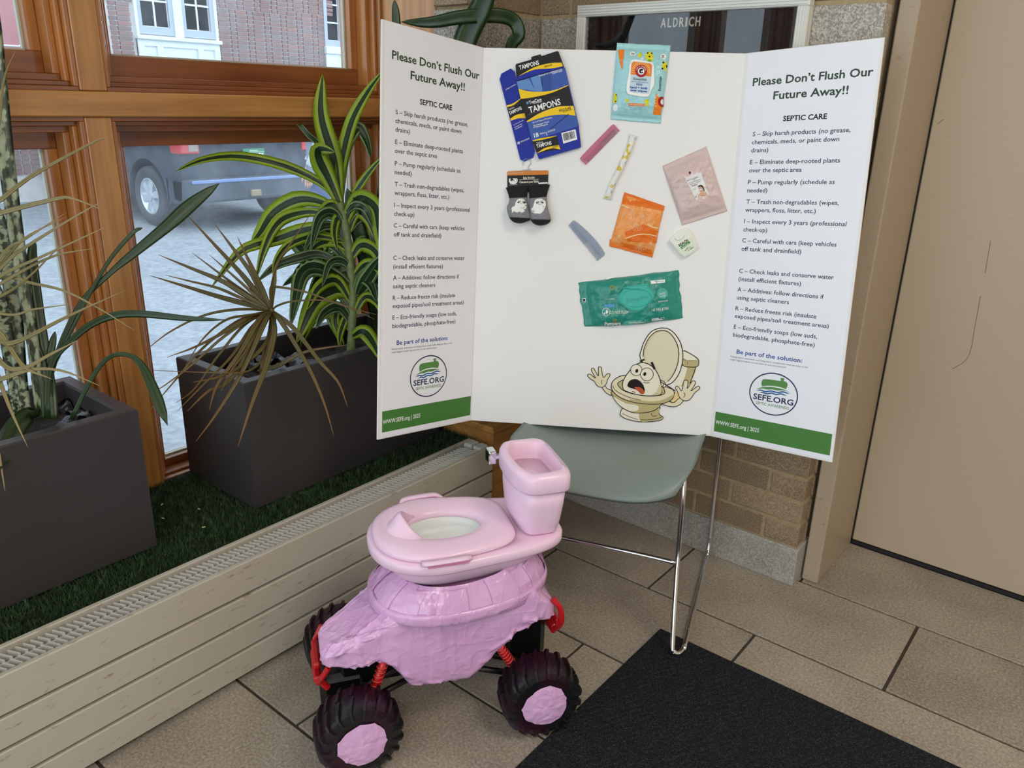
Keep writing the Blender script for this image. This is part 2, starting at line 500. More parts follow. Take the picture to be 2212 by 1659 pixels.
for (a, b) in bays:
    window(n, a, b, 1.2330, 2.45); window(n+1, a, b, 0.264, 1.1815, 0.45, 1.0); n += 2
v, f = cat(*[boxg((-2.03, a, 0.262), (XM, b, 1.1805), 0.003) for a, b in ((0.825, 0.883),)])
for (a, b) in ((0.825, 0.883), (-0.068, -0.01), (-0.958, -0.90), (-1.85, -1.79)):
    struct(box('trim_%d' % (4+int(-a*10)), (-2.03, a, 0.262), (XM, b, 1.1805), OAK_Z, None, 0.002))
    struct(box('trim_%d' % (5+int(-a*10)), (-2.03, a, 1.2345), (XM, b, 2.45), OAK_Z, None, 0.002))
struct(box('trim_50', (-2.03, -2.4, 1.181), (XM+0.008, 1.70, 1.2335), OAK_Y, None, 0.003))
struct(box('trim_51', (-2.03, 1.70, 0.262), (-1.613, 1.765, 2.45), OAK_Z, None, 0.002))
struct(box('trim_52', (-1.76, 1.655, 0.34), (-1.614, 1.699, 2.45), OAK_Z, None, 0.003))
# ------------------------------------------------------------------ radiator along the window ledge
XR, XRB, ZR = -1.357, -1.452, 0.29
rad = thing('radiator', 'long low cream panel radiator with scuffed slats under the planters', 'radiator', (-1.405, 0.7, 0))
for z0, z1 in ((0.014, 0.0735), (0.0800, 0.1410), (0.1475, 0.2075), (0.2140, ZR)):
    box('slat', (XR-0.013, -0.6, z0), (XR, 1.618, z1), RADM, rad, 0.0022)
box('back_panel', (XRB, -0.6, 0.03), (XRB+0.012, 1.618, ZR), RADM, rad, 0.002)
box('core', (XRB+0.012, -0.6, 0.03), (XR-0.013, 1.60, 0.238), plain('core_gap_shade', rgb(44, 41, 36), 0.9), rad)  # near-black colour paints the shade in the gaps between slats and fins
v, f = boxg((-0.0185, -0.0011, -0.045), (0.0185, 0.0011, 0.0))
fm = None
for row, (xc, ph) in enumerate(((-1.419, 0.0), (-1.3905, 0.0062))):
    for i in range(138):
        y = -0.18+0.0127*i+ph
        if y > 1.575: break
        if fm is None:
            o = mesh('fin', [(a*0.74, b, c) for a, b, c in v], f, FIN, rad); fm = o.data
        else: o = link(bpy.data.objects.new('fin', fm), rad)
        o.location = (xc+1.405, y-0.7, ZR-0.005); o.rotation_euler = (0, 0, 0.42 if row == 0 else 0.42)
box('divider', (-1.4065, -0.6, 0.235), (-1.4035, 1.575, ZR-0.010), FIN, rad)
box('end_block', (-1.438, 1.578, 0.22), (-1.408, 1.616, ZR+0.002), FIN, rad, 0.005, seg=2)
box('end_block', (-1.402, 1.578, 0.22), (-1.372, 1.616, ZR+0.002), FIN, rad, 0.005, seg=2)

# ------------------------------------------------------------------ artificial turf
TURFB = plain('turf_backing', rgb(16, 26, 14), 0.95)
tt = NT('turf_blade'); oi = tt.noise(60, 3)
tt.color(tt.ramp(oi, [(0.3, rgb(26, 46, 22)), (0.55, rgb(44, 74, 36)), (0.75, rgb(92, 116, 66))])); tt.set(rough=0.6)
turf = bpy.data.objects.new('artificial_turf', None); link(turf)
turf.location = (-1.7, 0.6, 0.262)
tag(turf, 'dark green artificial turf covering the ledge between window and radiator', 'turf')
box('backing', (-1.985, -0.5, 0.262), (-1.4535, 1.648, 0.270), TURFB, turf)
V, Fc = [], []
rnd = random.Random(3)
for i in range(62000):
    y = rnd.uniform(-0.1, 1.645); x = rnd.uniform(-1.87, -1.456)
    if x < -1.60 and (y < 0.66 or y > 1.02): continue
    h = rnd.uniform(0.010, 0.019); a = rnd.uniform(0, 2*PI); wd = rnd.uniform(0.0007, 0.0013)
    lx, ly = rnd.gauss(0, 0.006), rnd.gauss(0, 0.006)
    dx, dy = wd*math.cos(a), wd*math.sin(a); b = len(V)
    V += [(x-dx, y-dy, 0.2695), (x+dx, y+dy, 0.2695), (x+lx, y+ly, 0.2695+h)]; Fc.append((b, b+1, b+2))
tag(mesh('turf_pile', V, Fc, tt.m, turf, world=True), kind='stuff')
ZT = 0.276
LITT = plain('pale_litter', rgb(206, 196, 130), 0.7)
for k, (px, py) in enumerate(((430, 1100), (440, 1139), (350, 1090), (352, 1120))):
    p = onZ(px, py, 0.288); a = k*1.1
    vv, ff = boxg((-0.004, -0.0018, 0), (0.004, 0.0018, 0.0015), 0.0006)
    o = mesh('leaf_crumb', vv, ff, LITT); o.location = p; o.rotation_euler = (0, 0, a)
    tag(o, ('yellow leaf crumb on the open turf between the two planters', 'yellow leaf crumb on the turf beside the radiator fins', 'pale crumb on the turf under the oak window post', 'pale crumb on the turf against the left-hand planter')[k], 'litter', 'crumbs on the turf')

# ------------------------------------------------------------------ planters
PLM = plain('charcoal_planter', rgb(62, 58, 58), 0.42, spec=0.4, var=0.06, vscale=3)
SOIL = plain('dark_soil', rgb(38, 30, 24), 0.95, var=0.5, vscale=60, bump=0.8, bscale=90, bdist=0.01)
LINER = plain('black_liner', rgb(30, 30, 34), 0.35, bump=0.6, bscale=40, bdist=0.01)
def planter(label, x0, x1, y0, y1, z0, z1):
    t = thing('planter', label, 'planter', ((x0+x1)/2, (y0+y1)/2, z0), group='charcoal planters on the window ledge')
    w, wi = 0.006, 0.028
    ins = lambda a, z: [(x0+a, y0+a, z), (x1-a, y0+a, z), (x1-a, y1-a, z), (x0+a, y1-a, z)]
    rings = [ins(0.003, z0), ins(0, z0+0.003), ins(0, z1-0.003), ins(0.003, z1), ins(wi, z1), ins(wi+0.002, z1-0.006), ins(wi+0.006, z1-0.06), ins(wi+0.006, z0+0.01)]
    vv, ff = loftg(rings); mesh('planter_body', vv, ff, PLM, t, world=True)
    n = 26; V, Fc = [], []
    xa, xb, ya, yb = x0+wi+0.0065, x1-wi-0.0065, y0+wi+0.0065, y1-wi-0.0065
    for i in range(n+1):
        for j in range(n+1):
            x, y = xa+(xb-xa)*i/n, ya+(yb-ya)*j/n
            V.append((x, y, z1-0.055+0.018*noise.noise(Vector((x*22, y*22, 3)))))
    for i in range(n):
        for j in range(n):
            a = i*(n+1)+j; Fc.append((a, a+n+1, a+n+2, a+1))
    mesh('soil', V, Fc, SOIL, t, True, True)
    return t
pR = planter('long charcoal planter standing in front of the right-hand window bay, behind the display board', -1.862, -1.562, 0.961, 1.60, ZT, 0.604)
pL = planter('charcoal planter with snake plant standing before the left-hand window bay', -1.895, -1.580, 0.02, 0.719, ZT, 0.607)
for par, pts in ((pR, [(470, 770), (520, 775), (580, 765), (640, 768), (600, 790)]), (pL, [(140, 860), (190, 880), (160, 905)])):
    V = []
    for i, (px, py) in enumerate(pts):
        p = onZ(px, py, 0.575); n = 9
        G, Fq = [], []
        for a in range(n):
            for b in range(n):
                x, y = (a/(n-1)-0.5)*0.085, (b/(n-1)-0.5)*0.07
                G.append((p.x+x, min(max(p.y+y, (0.998 if par is pR else 0.06)), 1.55 if par is pR else 0.684), 0.562+0.022*noise.noise(Vector((x*40+i*5, y*40, i)))))
        G = [(min(max(x, -1.82 if par is pR else -1.855), -1.602 if par is pR else -1.62), y, z) for x, y, z in G]
        for a in range(n-1):
            for b in range(n-1): Fq.append((a*n+b, (a+1)*n+b, (a+1)*n+b+1, a*n+b+1))
        mesh('liner_fold', G, Fq, LINER, par, True, True)

# ------------------------------------------------------------------ plants
def leafg(path, width, thick=0.0012, n=18, keel=0.22, twist=0.0, prof=None, nrm_hint=None):
    """closed thin leaf along a 3-D path; uv.x across 0..1, uv.y along 0..1"""
    P = catmull(path, n); V, UV, rings = [], [], []
    for i, p in enumerate(P):
        t = (P[min(i+1, n-1)]-P[max(i-1, 0)]).normalized()
        h = nrm_hint if nrm_hint is not None else (CAM-p).normalized()
        side = t.cross(h)
        if side.length < 1e-4: side = Vector((1, 0, 0))
        side.normalize(); up = side.cross(t).normalized()
        s = i/(n-1); a = twist*s
        side, up = side*math.cos(a)+up*math.sin(a), up*math.cos(a)-side*math.sin(a)
        w = width*(prof(s) if prof else (min(1.0, 0.35+1.6*s) * (1-s**3.2)**0.8))*0.5+0.0004
        ring = []
        for c in (-1, -0.5, 0, 0.5, 1):
            ring.append((p+side*(w*c)+up*(keel*w*(abs(c)-0.5)+thick*(1-abs(c)*0.7)), (c+1)/2))
        for c in (0.5, 0, -0.5):
            ring.append((p+side*(w*c)+up*(keel*w*(abs(c)-0.5)-thick*(1-abs(c)*0.7)), (c+1)/2))
        rings.append([q[0] for q in ring]); UV += [(q[1], s) for q in ring]
    v, f = loftg(rings)
    return v, f, UV
def leaf_mat(name, cols, rough=0.35, nz=0.0, trl=0.25, alt=None):
    t = NT(name); uv = t.n('ShaderNodeUVMap'); sp = t.n('ShaderNodeSeparateXYZ'); t.l(uv.outputs[0], sp.inputs[0])
    x = sp.outputs[0]
    c = t.ramp(x, cols)
    n = t.noise(30, 3); c = t.mix(t.math('MULTIPLY', n, 0.35), c, t.mix(0.5, c, (0.02, 0.03, 0.01, 1)))
    if alt:
        tip = t.ramp(sp.outputs[1], [(0.55, (0, 0, 0, 1)), (1.0, (1, 1, 1, 1))]); c = t.mix(t.math('MULTIPLY', tip, 0.7), c, alt)
    t.color(c); t.set(rough=rough, spec=0.5)
    tr = t.n('ShaderNodeBsdfTranslucent'); t.l(t.b.inputs['Base Color'].links[0].from_socket, tr.inputs[0])
    ms = t.n('ShaderNodeMixShader'); ms.inputs[0].default_value = trl
    out = t.t.nodes['Material Output']; t.l(t.b.outputs[0], ms.inputs[1]); t.l(tr.outputs[0], ms.inputs[2]); t.l(ms.outputs[0], out.inputs[0])
    return t.m
G1, G2, Y1, WH = rgb(34, 62, 30), rgb(52, 86, 42), rgb(190, 216, 58), rgb(214, 226, 170)
LEMON = leaf_mat('lemon_lime_leaf', [(0.0, Y1), (0.27, Y1), (0.295, WH), (0.32, G1), (0.5, G2), (0.67, G1), (0.695, WH), (0.72, Y1), (1.0, Y1)], 0.3, trl=0.45)
LEMON2 = leaf_mat('striped_dark_leaf', [(0.0, rgb(120, 160, 80)), (0.13, rgb(150, 180, 110)), (0.17, rgb(196, 206, 170)), (0.21, G1), (0.42, G2), (0.47, rgb(120, 146, 110)), (0.5, G1), (0.8, G1), (0.84, rgb(196, 206, 170)), (0.9, rgb(140, 176, 90)), (1.0, rgb(120, 160, 80))], 0.3, trl=0.3)
MARG = leaf_mat('marginata_leaf', [(0.0, rgb(120, 66, 50)), (0.16, rgb(140, 96, 62)), (0.24, rgb(120, 118, 62)), (0.5, rgb(92, 98, 50)), (0.76, rgb(120, 118, 62)), (0.84, rgb(140, 96, 62)), (1.0, rgb(120, 66, 50))], 0.4, trl=0.3, alt=rgb(156, 108, 62))
MARG2 = leaf_mat('dry_thin_leaf', [(0.0, rgb(160, 128, 92)), (0.3, rgb(176, 168, 112)), (0.5, rgb(140, 136, 84)), (0.7, rgb(176, 168, 112)), (1.0, rgb(160, 120, 92))], 0.4, trl=0.3, alt=rgb(190, 160, 112))
def snake_mat():
    t = NT('snake_plant_leaf'); uv = t.n('ShaderNodeUVMap'); mp = t.n('ShaderNodeMapping'); t.l(uv.outputs[0], mp.inputs[0])
    mp.inputs['Scale'].default_value = (1.6, 22, 1)
    n = t.noise(1.1, 3, mp.outputs[0], 0.5)
    t.color(t.ramp(n, [(0.40, rgb(28, 40, 24)), (0.47, rgb(56, 70, 44)), (0.53, rgb(140, 150, 118)), (0.68, rgb(160, 168, 140))]))
    t.set(rough=0.32); return t.m
SNAKE = snake_mat()
SNAKED = leaf_mat('dark_snake_leaf', [(0.0, rgb(84, 110, 54)), (0.06, rgb(34, 54, 28)), (0.3, rgb(58, 80, 44)), (0.5, rgb(36, 56, 30)), (0.7, rgb(60, 82, 46)), (0.94, rgb(34, 54, 28)), (1.0, rgb(84, 110, 54))], 0.3, trl=0.12)
STEM = plain('tan_stem', rgb(126, 106, 72), 0.7, var=0.25, vscale=80)
STEMG = plain('green_stem', rgb(120, 134, 84), 0.5, var=0.25, vscale=60)
def leaves(plant, lst, mats, depth, thick=0.0012, keel=0.22, prof=None, n=18, wf=1.08):
    for k, L in enumerate(lst):
        pts, wpx = L[0], L[1]; dz = L[2] if len(L) > 2 else rnd.uniform(-0.10, 0.04); tw = L[3] if len(L) > 3 else rnd.uniform(-0.35, 0.35)
        mm = L[4] if len(L) > 4 else mats
        m = len(pts); ex_ = 0.75 if dz < -0.18 else 1.3; P = [at(x, y, depth+dz*(i/(m-1))**ex_) for i, (x, y) in enumerate(pts)]
        v, f, uv = leafg(P, wpx*depth/F_PX*wf, thick, n, keel, tw, L[5] if len(L) > 5 else prof)
        mesh('leaf', v, f, mm, plant, True, True, uv)
# --- lemon-lime dracaena
D = 2.16
base = at(756, 741, D); base.z = 0.555
pl = thing('dracaena_plant', 'bushy dracaena with lime-edged striped leaves in the long planter', 'plant', base)
sp = [base-Vector((0, 0, 0.01)), at(760, 700, D), at(762, 634, D), at(757, 570, D), at(750, 510, D), at(741, 465, D), at(735, 440, D)]
tube('stem', sp, [0.010+0.003*math.sin(i*2.1)**2 for i in range(24)], STEMG, pl, 10, 24, True)
lemon = [([(735,445),(722,350),(694,250),(697,160)], 33, -0.02, 0.1), ([(735,445),(735,370),(757,270),(790,205),(830,150)], 23, 0.0, 0.5),
 ([(733,445),(700,400),(620,360),(520,338),(440,345),(378,371)], 18, -0.12, -0.5), ([(738,462),(690,435),(640,432),(590,460),(560,505),(543,522)], 30, 0.02, -0.3),
 ([(742,478),(680,458),(620,468),(590,495),(568,545),(552,606)], 21, -0.06, 0.3), ([(752,521),(696,493),(649,499),(593,518),(520,543),(455,623)], 25, 0.0, -0.2),
 ([(752,525),(702,512),(665,512),(621,531),(596,565),(590,603)], 17, -0.1, 0.4), ([(756,578),(724,534),(690,521),(662,525)], 20, 0.0, 0.2, LEMON2),
 ([(759,584),(696,550),(649,556),(596,575),(555,609)], 19, -0.08, -0.3, LEMON2), ([(765,628),(727,597),(680,578),(652,594),(640,640),(627,708)], 31, -0.16, 0.1, LEMON2),
 ([(759,634),(721,625),(680,653),(640,741)], 42, -0.10, 0.1), ([(727,619),(690,565),(640,515),(621,490)], 42, 0.05, 0.1, LEMON2),  # wide middle leaf: its shade is put in by the darker leaf colours
 ([(740,493),(765,437),(785,430),(812,451),(819,500),(826,570)], 32, -0.08, -0.2), ([(742,451),(771,410),(796,374),(830,335)], 15, -0.05, 0.5),
 ([(737,447),(712,390),(690,345),(690,322),(724,328)], 34, -0.10, -0.3), ([(735,440),(745,330),(770,275),(790,300),(802,343)], 24, 0.04, 0.4, LEMON2),
 ([(735,440),(700,330),(665,290),(640,264),(608,262)], 10, 0.05, 0.2, LEMON2), ([(771,640),(784,616),(809,578),(830,550)], 30, -0.1, 0.3, LEMON2),
 ([(759,728),(784,716),(806,741),(824,782)], 26, -0.15, 0.3), ([(737,738),(718,690),(702,678)], 20, 0.05, 0.1, LEMON2), ([(740,745),(724,690),(740,650)], 16, 0.0, 0.1),
 ([(735,440),(722,380),(705,335),(712,262)], 16, 0.05, 0.1, LEMON2), ([(750,505),(775,470),(800,480),(806,540)], 22, 0.03, -0.3, LEMON2), ([(757,560),(780,530),(812,545),(832,600)], 24, -0.05, -0.2),
 ([(757,575),(720,585),(690,600),(662,650)], 24, -0.03, 0.3, LEMON2), ([(760,640),(790,620),(822,640),(840,700)], 24, -0.05, 0.2, LEMON2), ([(745,490),(730,470),(722,500),(728,540)], 16, -0.05, 0.2), ([(760,655),(745,690),(735,720),(732,748)], 14, -0.03, 0.1), ([(760,600),(700,565),(650,590),(610,618)], 20, 0.06, 0.2, LEMON2)]
for k in range(18):          # fill of shorter leaves all round the stem
    ty = 470+k*14.5; tx = 741+21*min(1, k/8); sd = -1 if k % 3 else 1; L_ = rnd.uniform(55, 120)*(0.75 if sd > 0 else 1); up = rnd.uniform(20, 55)
    lemon.append(([(tx, ty), (tx+sd*L_*0.35, ty-up), (tx+sd*L_*0.75, ty-up*0.7), (tx+sd*L_, ty+rnd.uniform(5, 45))], rnd.uniform(15, 24), rnd.uniform(-0.14, 0.10), rnd.uniform(-0.5, 0.5), LEMON if k % 2 else LEMON2))
leaves(pl, lemon, LEMON, D, 0.0010, 0.25, wf=1.32)
# --- thin-leaved dracaena in the long planter
D = 1.96
base = at(558, 791, D); base.z = 0.555
pm = thing('thin_leaved_dracaena', 'thin-leaved dracaena with drooping brown-tipped leaves at the planter corner', 'plant', base)
tube('stem', [base-Vector((0, 0, 0.01)), at(570, 770, D), at(580, 747, D), at(589, 712, D), at(592, 684, D), at(586, 668, D)], 0.0055, STEM, pm, 8, 18, True)
c0 = (587, 672); thin = []
for tips, mid in (((403,463),(520,590)), ((464,484),(540,585)), ((513,512),(555,600)), ((342,550),(480,607)), ((414,545),(500,610)), ((323,595),(470,640)), ((356,594),(470,622)), ((452,550),(520,610)), ((671,462),(598,570))):
    thin.append(([c0, (mid[0]*0.6+c0[0]*0.4, mid[1]*0.6+c0[1]*0.4), mid, ((mid[0]+tips[0])/2, (mid[1]+tips[1])/2), tips], 11 if tips[0] in (403, 464, 342, 323, 513) else 6))
for P_, w_ in (([c0,(560,690),(520,760),(470,830),(452,885)], 10), ([c0,(570,700),(525,800),(470,890),(423,954)], 10), ([c0,(592,720),(575,790),(545,870),(514,965)], 12), ([c0,(604,690),(630,730),(670,800),(700,870),(721,941)], 9),
  ([c0,(610,688),(640,715),(690,780),(730,825),(751,879)], 9), ([c0,(540,690),(480,730),(400,800),(320,857)], 6), ([c0,(545,705),(500,770),(440,830),(383,888)], 6), ([c0,(560,720),(499,819),(450,845),(405,888)], 9),
  ([c0,(520,690),(440,750),(380,820),(320,890)], 5), ([c0,(520,668),(445,680),(370,715),(310,760)], 5), ([c0,(540,684),(480,720),(420,750),(361,772)], 7), ([c0,(584,625),(600,620),(665,632),(740,660),(818,681)], 5),
  ([c0,(600,660),(640,650),(720,652),(810,690)], 4), ([(560,800),(600,790),(660,760),(753,744)], 9), ([c0,(575,740),(520,790),(470,815),(417,826)], 8), ([c0,(586,640),(590,600),(605,560)], 6), ([c0,(530,700),(470,770),(420,840),(380,870)], 5), ([c0,(560,705),(530,760),(500,800),(478,845)], 6), ([c0,(545,680),(490,690),(440,730),(400,790)], 5), ([c0, (572,760),(540,800),(470,805),(330,800)], 4)):
    low = max(q[1] for q in P_) > 800 or (P_[-1][1] > 740 and P_[-1][0] < 430)
    thin.append((P_, w_, -0.24 if low else rnd.uniform(-0.12, 0.05)))
pf = lambda s: min(1.0, 0.5+s*2)*(1-s**2.2)
leaves(pm, thin, MARG, D, 0.0007, 0.3, pf, 20)
# --- snake plant in the left planter
D = 1.62
base = at(85, 905, D); base.z = 0.55
ps = thing('snake_plant', 'mottled snake plant with tall leaves in the left-hand planter', 'plant', base)
sn = [([(88,900),(71,742),(43,560),(18,380),(2,230),(-12,60),(-20,-60)], 30, -0.10, 0.0, SNAKE), ([(60,905),(44,820),(27,633),(8,520),(-12,430)], 32, -0.05, 0.1, SNAKE),
 ([(105,905),(112,800),(170,662),(235,593),(282,553),(362,488),(410,445),(474,396)], 28, 0.04, 0.2, SNAKED, lambda s: (0.34+0.66*max(0, (s-0.45)/0.35)**1.0 if s < 0.8 else 1.0)*(1-max(0, s-0.8)**2*25)**0.7 if s < 1 else 0.0), ([(100,905),(110,790),(159,731),(202,698),(253,680),(311,678),(400,687),(487,691)], 15, -0.05, -0.3, SNAKED),
 ([(155,905),(188,836),(224,781),(260,765),(297,778),(325,825),(362,919)], 20, -0.08, 0.0, SNAKED, lambda s: (0.40+0.6*max(0, (s-0.6)/0.3) if s < 0.9 else 1.0)*(1-max(0, s-0.9)**2*99)**0.7 if s < 1 else 0.0), ([(72,905),(60,898),(35,925),(10,975),(-10,1020)], 42, -0.16, -0.3, SNAKED),
 ([(108,890),(108,778),(119,716)], 15, 0.02, 0.1, SNAKED), ([(118,905),(112,840),(88,700),(70,560),(75,520)], 20, 0.03, 0.1, SNAKED), ([(100,905),(98,830),(60,700)], 26, 0.0, 0.1, SNAKED), ([(40,905),(30,830),(10,700),(-10,600)], 26, -0.05, 0.1, SNAKE),
 ([(112,800),(217,593),(282,508),(308,492)], 8, 0.02, 0.2, SNAKED)]
pfs = lambda s: (0.55+0.45*math.sin(min(1, s*1.25)*PI*0.5))*(1-s**7)**0.8
leaves(ps, sn, SNAKE, D, 0.0022, 0.35, pfs, 24)
# --- thin-leaved dracaena in the left planter (crown just outside the picture)
D = 1.50
base = at(-60, 905, D+0.08); base.z = 0.555
pq = thing('thin_leaved_dracaena', 'pale thin-leaved dracaena arching over the snake plant in the left-hand planter', 'plant', base)
cq = (-75, 660)
tube('stem', [base, at(-50, 800, D+0.06), at(-34, 700, D+0.02), at(*cq, D)], 0.007, STEM, pq, 8, 14, True)
tq = [([cq,(-20,450),(0,433),(72,378),(200,308),(229,298)], 10), ([cq,(-25,480),(0,461),(120,430),(157,429),(233,458)], 11), ([cq,(20,560),(54,535),(150,475),(228,431)], 7), ([cq,(0,597),(100,550),(240,485)], 7),
 ([cq,(40,590),(120,552),(202,537)], 6), ([cq,(0,600),(70,612),(141,629),(220,670),(289,713)], 6), ([cq,(-5,730),(36,738),(145,684),(269,628)], 11), ([cq,(0,780),(47,796),(110,765),(170,734)], 10), ([cq,(0,720),(50,790),(112,819)], 11),
 ([cq,(-10,800),(0,819),(65,799),(134,801),(217,834)], 10), ([cq,(-15,790),(0,825),(25,890),(60,966)], 10), ([cq,(-20,850),(-5,960),(11,1061)], 9), ([cq,(20,680),(74,668),(154,657)], 5), ([cq,(10,545),(54,517),(137,463)], 6), ([cq,(-8,300),(8,175),(32,112)], 6), ([cq,(10,560),(60,510),(140,470)], 5), ([cq,(0,640),(60,600),(140,520)], 6)]
leaves(pq, tq, MARG2, D, 0.0008, 0.3, pf, 20)
# --- snake plant at the far end of the long planter
D = 2.34
base = at(985, 640, D); base.x, base.y, base.z = -1.70, 1.50, 0.555
pt = thing('snake_plant', 'dark green snake plant rising behind the window-side wing of the display board', 'plant', base)
s3 = [([base, base+Vector((0.06, 0.04, 0.3)), onY(965,260,1.54), onY(1003,95,1.585), onY(1040,15,1.60), onY(1068,-60,1.60)], 0.060, 0.1),
 ([base, base+Vector((0.1, 0.07, 0.3)), onY(1085,230,1.72), onY(1102,108,1.69), onY(1121,75,1.69), onY(1110,45,1.68), onY(1075,33,1.64), onY(1000,36,1.575), onY(930,48,1.53), onY(866,47,1.50)], 0.036, 0.2),
 ([base, base+Vector((0.02, -0.02, 0.3)), onY(858,140,1.50), onY(856,45,1.50), onY(852,0,1.50)], 0.022, 0.1), ([base, base+Vector((0.0, -0.04, 0.25)), base+Vector((-0.02, -0.08, 0.45))], 0.045, 0.1)]
for P_, w_, tw_ in s3:
    v, f, uv = leafg(P_, w_, 0.002, 40, 0.3, tw_, lambda s: (0.55+0.45*math.sin(min(1, s*1.25)*PI*0.5))*(1-s**9)**0.8)
    mesh('leaf', v, f, SNAKED, pt, True, True, uv)
# ------------------------------------------------------------------ tri-fold display board
BO = Vector((-1.2754, 1.4302, 0.4506)); BX = Vector((0.8387, 0.5446, -0.0022)).normalized()
BY = Vector((-0.0799, 0.1270, 0.9887)); BY = (BY-BX*BY.dot(BX)).normalized(); BZ = BX.cross(BY)
BW, BH, BS, BT = 0.610, 0.914, 0.305, 0.005
RX = Vector((0.9959, -0.0316, 0.0845)).normalized(); RXo = BO+BX*BW
RZ = RX.cross(BY).normalized(); RY = RZ.cross(RX)
LX = Vector((0.0645, 0.9904, -0.1220)).normalized(); LZ = LX.cross(BY).normalized(); LY = LZ.cross(LX)
LXo = BO-LX*BS
M3 = lambda a, b, c: Matrix((a, b, c)).transposed()
BOARD = plain('white_foam_board', rgb(236, 234, 231), 0.75, bump=0.03, bscale=400)
board = thing('display_board', 'white tri-fold foam display board leaning on the chair', 'display board', BO, mat3=M3(BX, BY, BZ))
v, f = boxg((-0.0015, 0, -BT), (BW+0.0015, BH, 0), 0.0008); mesh('centre_panel', v, f, BOARD, board)
def wing(o, X, Y, Z):
    v, f = boxg((-0.001, 0, -BT), (BS+0.001, BH, 0), 0.0008); m = M3(X, Y, Z)
    mesh('side_panel', [o+m @ Vector(p) for p in v], f, BOARD, board, world=True)
wing(LXo, LX, LY, LZ); wing(RXo, RX, RY, RZ)
def Bp(px, py, w=0.0):
    d = ray(px, py); o = BO+BZ*w; t = (o-CAM).dot(BZ)/d.dot(BZ); q = CAM+d*t-BO
    return (q.dot(BX), q.dot(BY))
# ------------------------------------------------------------------ posters
PAPER = plain('white_poster_paper', rgb(240, 240, 244), 0.5)
INKG = plain('dark_green_ink', rgb(44, 66, 44), 0.6); INKK = plain('black_ink', rgb(20, 18, 30), 0.6); INKN = plain('navy_ink', rgb(44, 46, 78), 0.6)
INKB = plain('blue_ink', rgb(42, 74, 152), 0.6); BAND = plain('green_band_ink', rgb(66, 124, 48), 0.55); WHITEI = plain('white_ink', rgb(240, 242, 240), 0.6)
LOGOG = plain('logo_green', rgb(86, 138, 66), 0.55); LOGOB = plain('logo_blue', rgb(36, 92, 150), 0.55); LOGON = plain('logo_navy', rgb(28, 38, 78), 0.55)
BODY = [("S – Skip harsh products (no grease,", .0382, .728, .2597), ("chemicals, meds, or paint down", .0382, .7098, .2384), ("drains)", .0382, .6916, .0800), ("E – Eliminate deep-rooted plants", .0381, .665, .2452), ("over the septic area", .0378, .6465, .1627),
 ("P – Pump regularly (schedule as", .0379, .6195, .2391), ("needed)", .0380, .601, .0872), ("T – Trash non-degradables (wipes,", .0384, .5748, .2532), ("wrappers, floss, litter, etc.)", .0379, .5562, .2049), ("I – Inspect every 3 years (professional", .0376, .5297, .2748), ("check-up)", .0376, .5108, .0968),
 ("C – Careful with cars (keep vehicles", .0373, .485, .2588), ("off tank and drainfield)", .0376, .4655, .1822), ("C – Check leaks and conserve water", .0371, .4132, .2614), ("(install efficient fixtures)", .0374, .3938, .19), ("A – Additives: follow directions if", .0373, .3685, .2444), ("using septic cleaners", .0375, .3495, .1668),
 ("R – Reduce freeze risk (insulate", .037, .323, .2331), ("exposed pipes/soil treatment areas)", .037, .3045, .2631), ("E – Eco-friendly soaps (low suds,", .0372, .278, .2402), ("biodegradable, phosphate-free)", .037, .2585, .2369)]
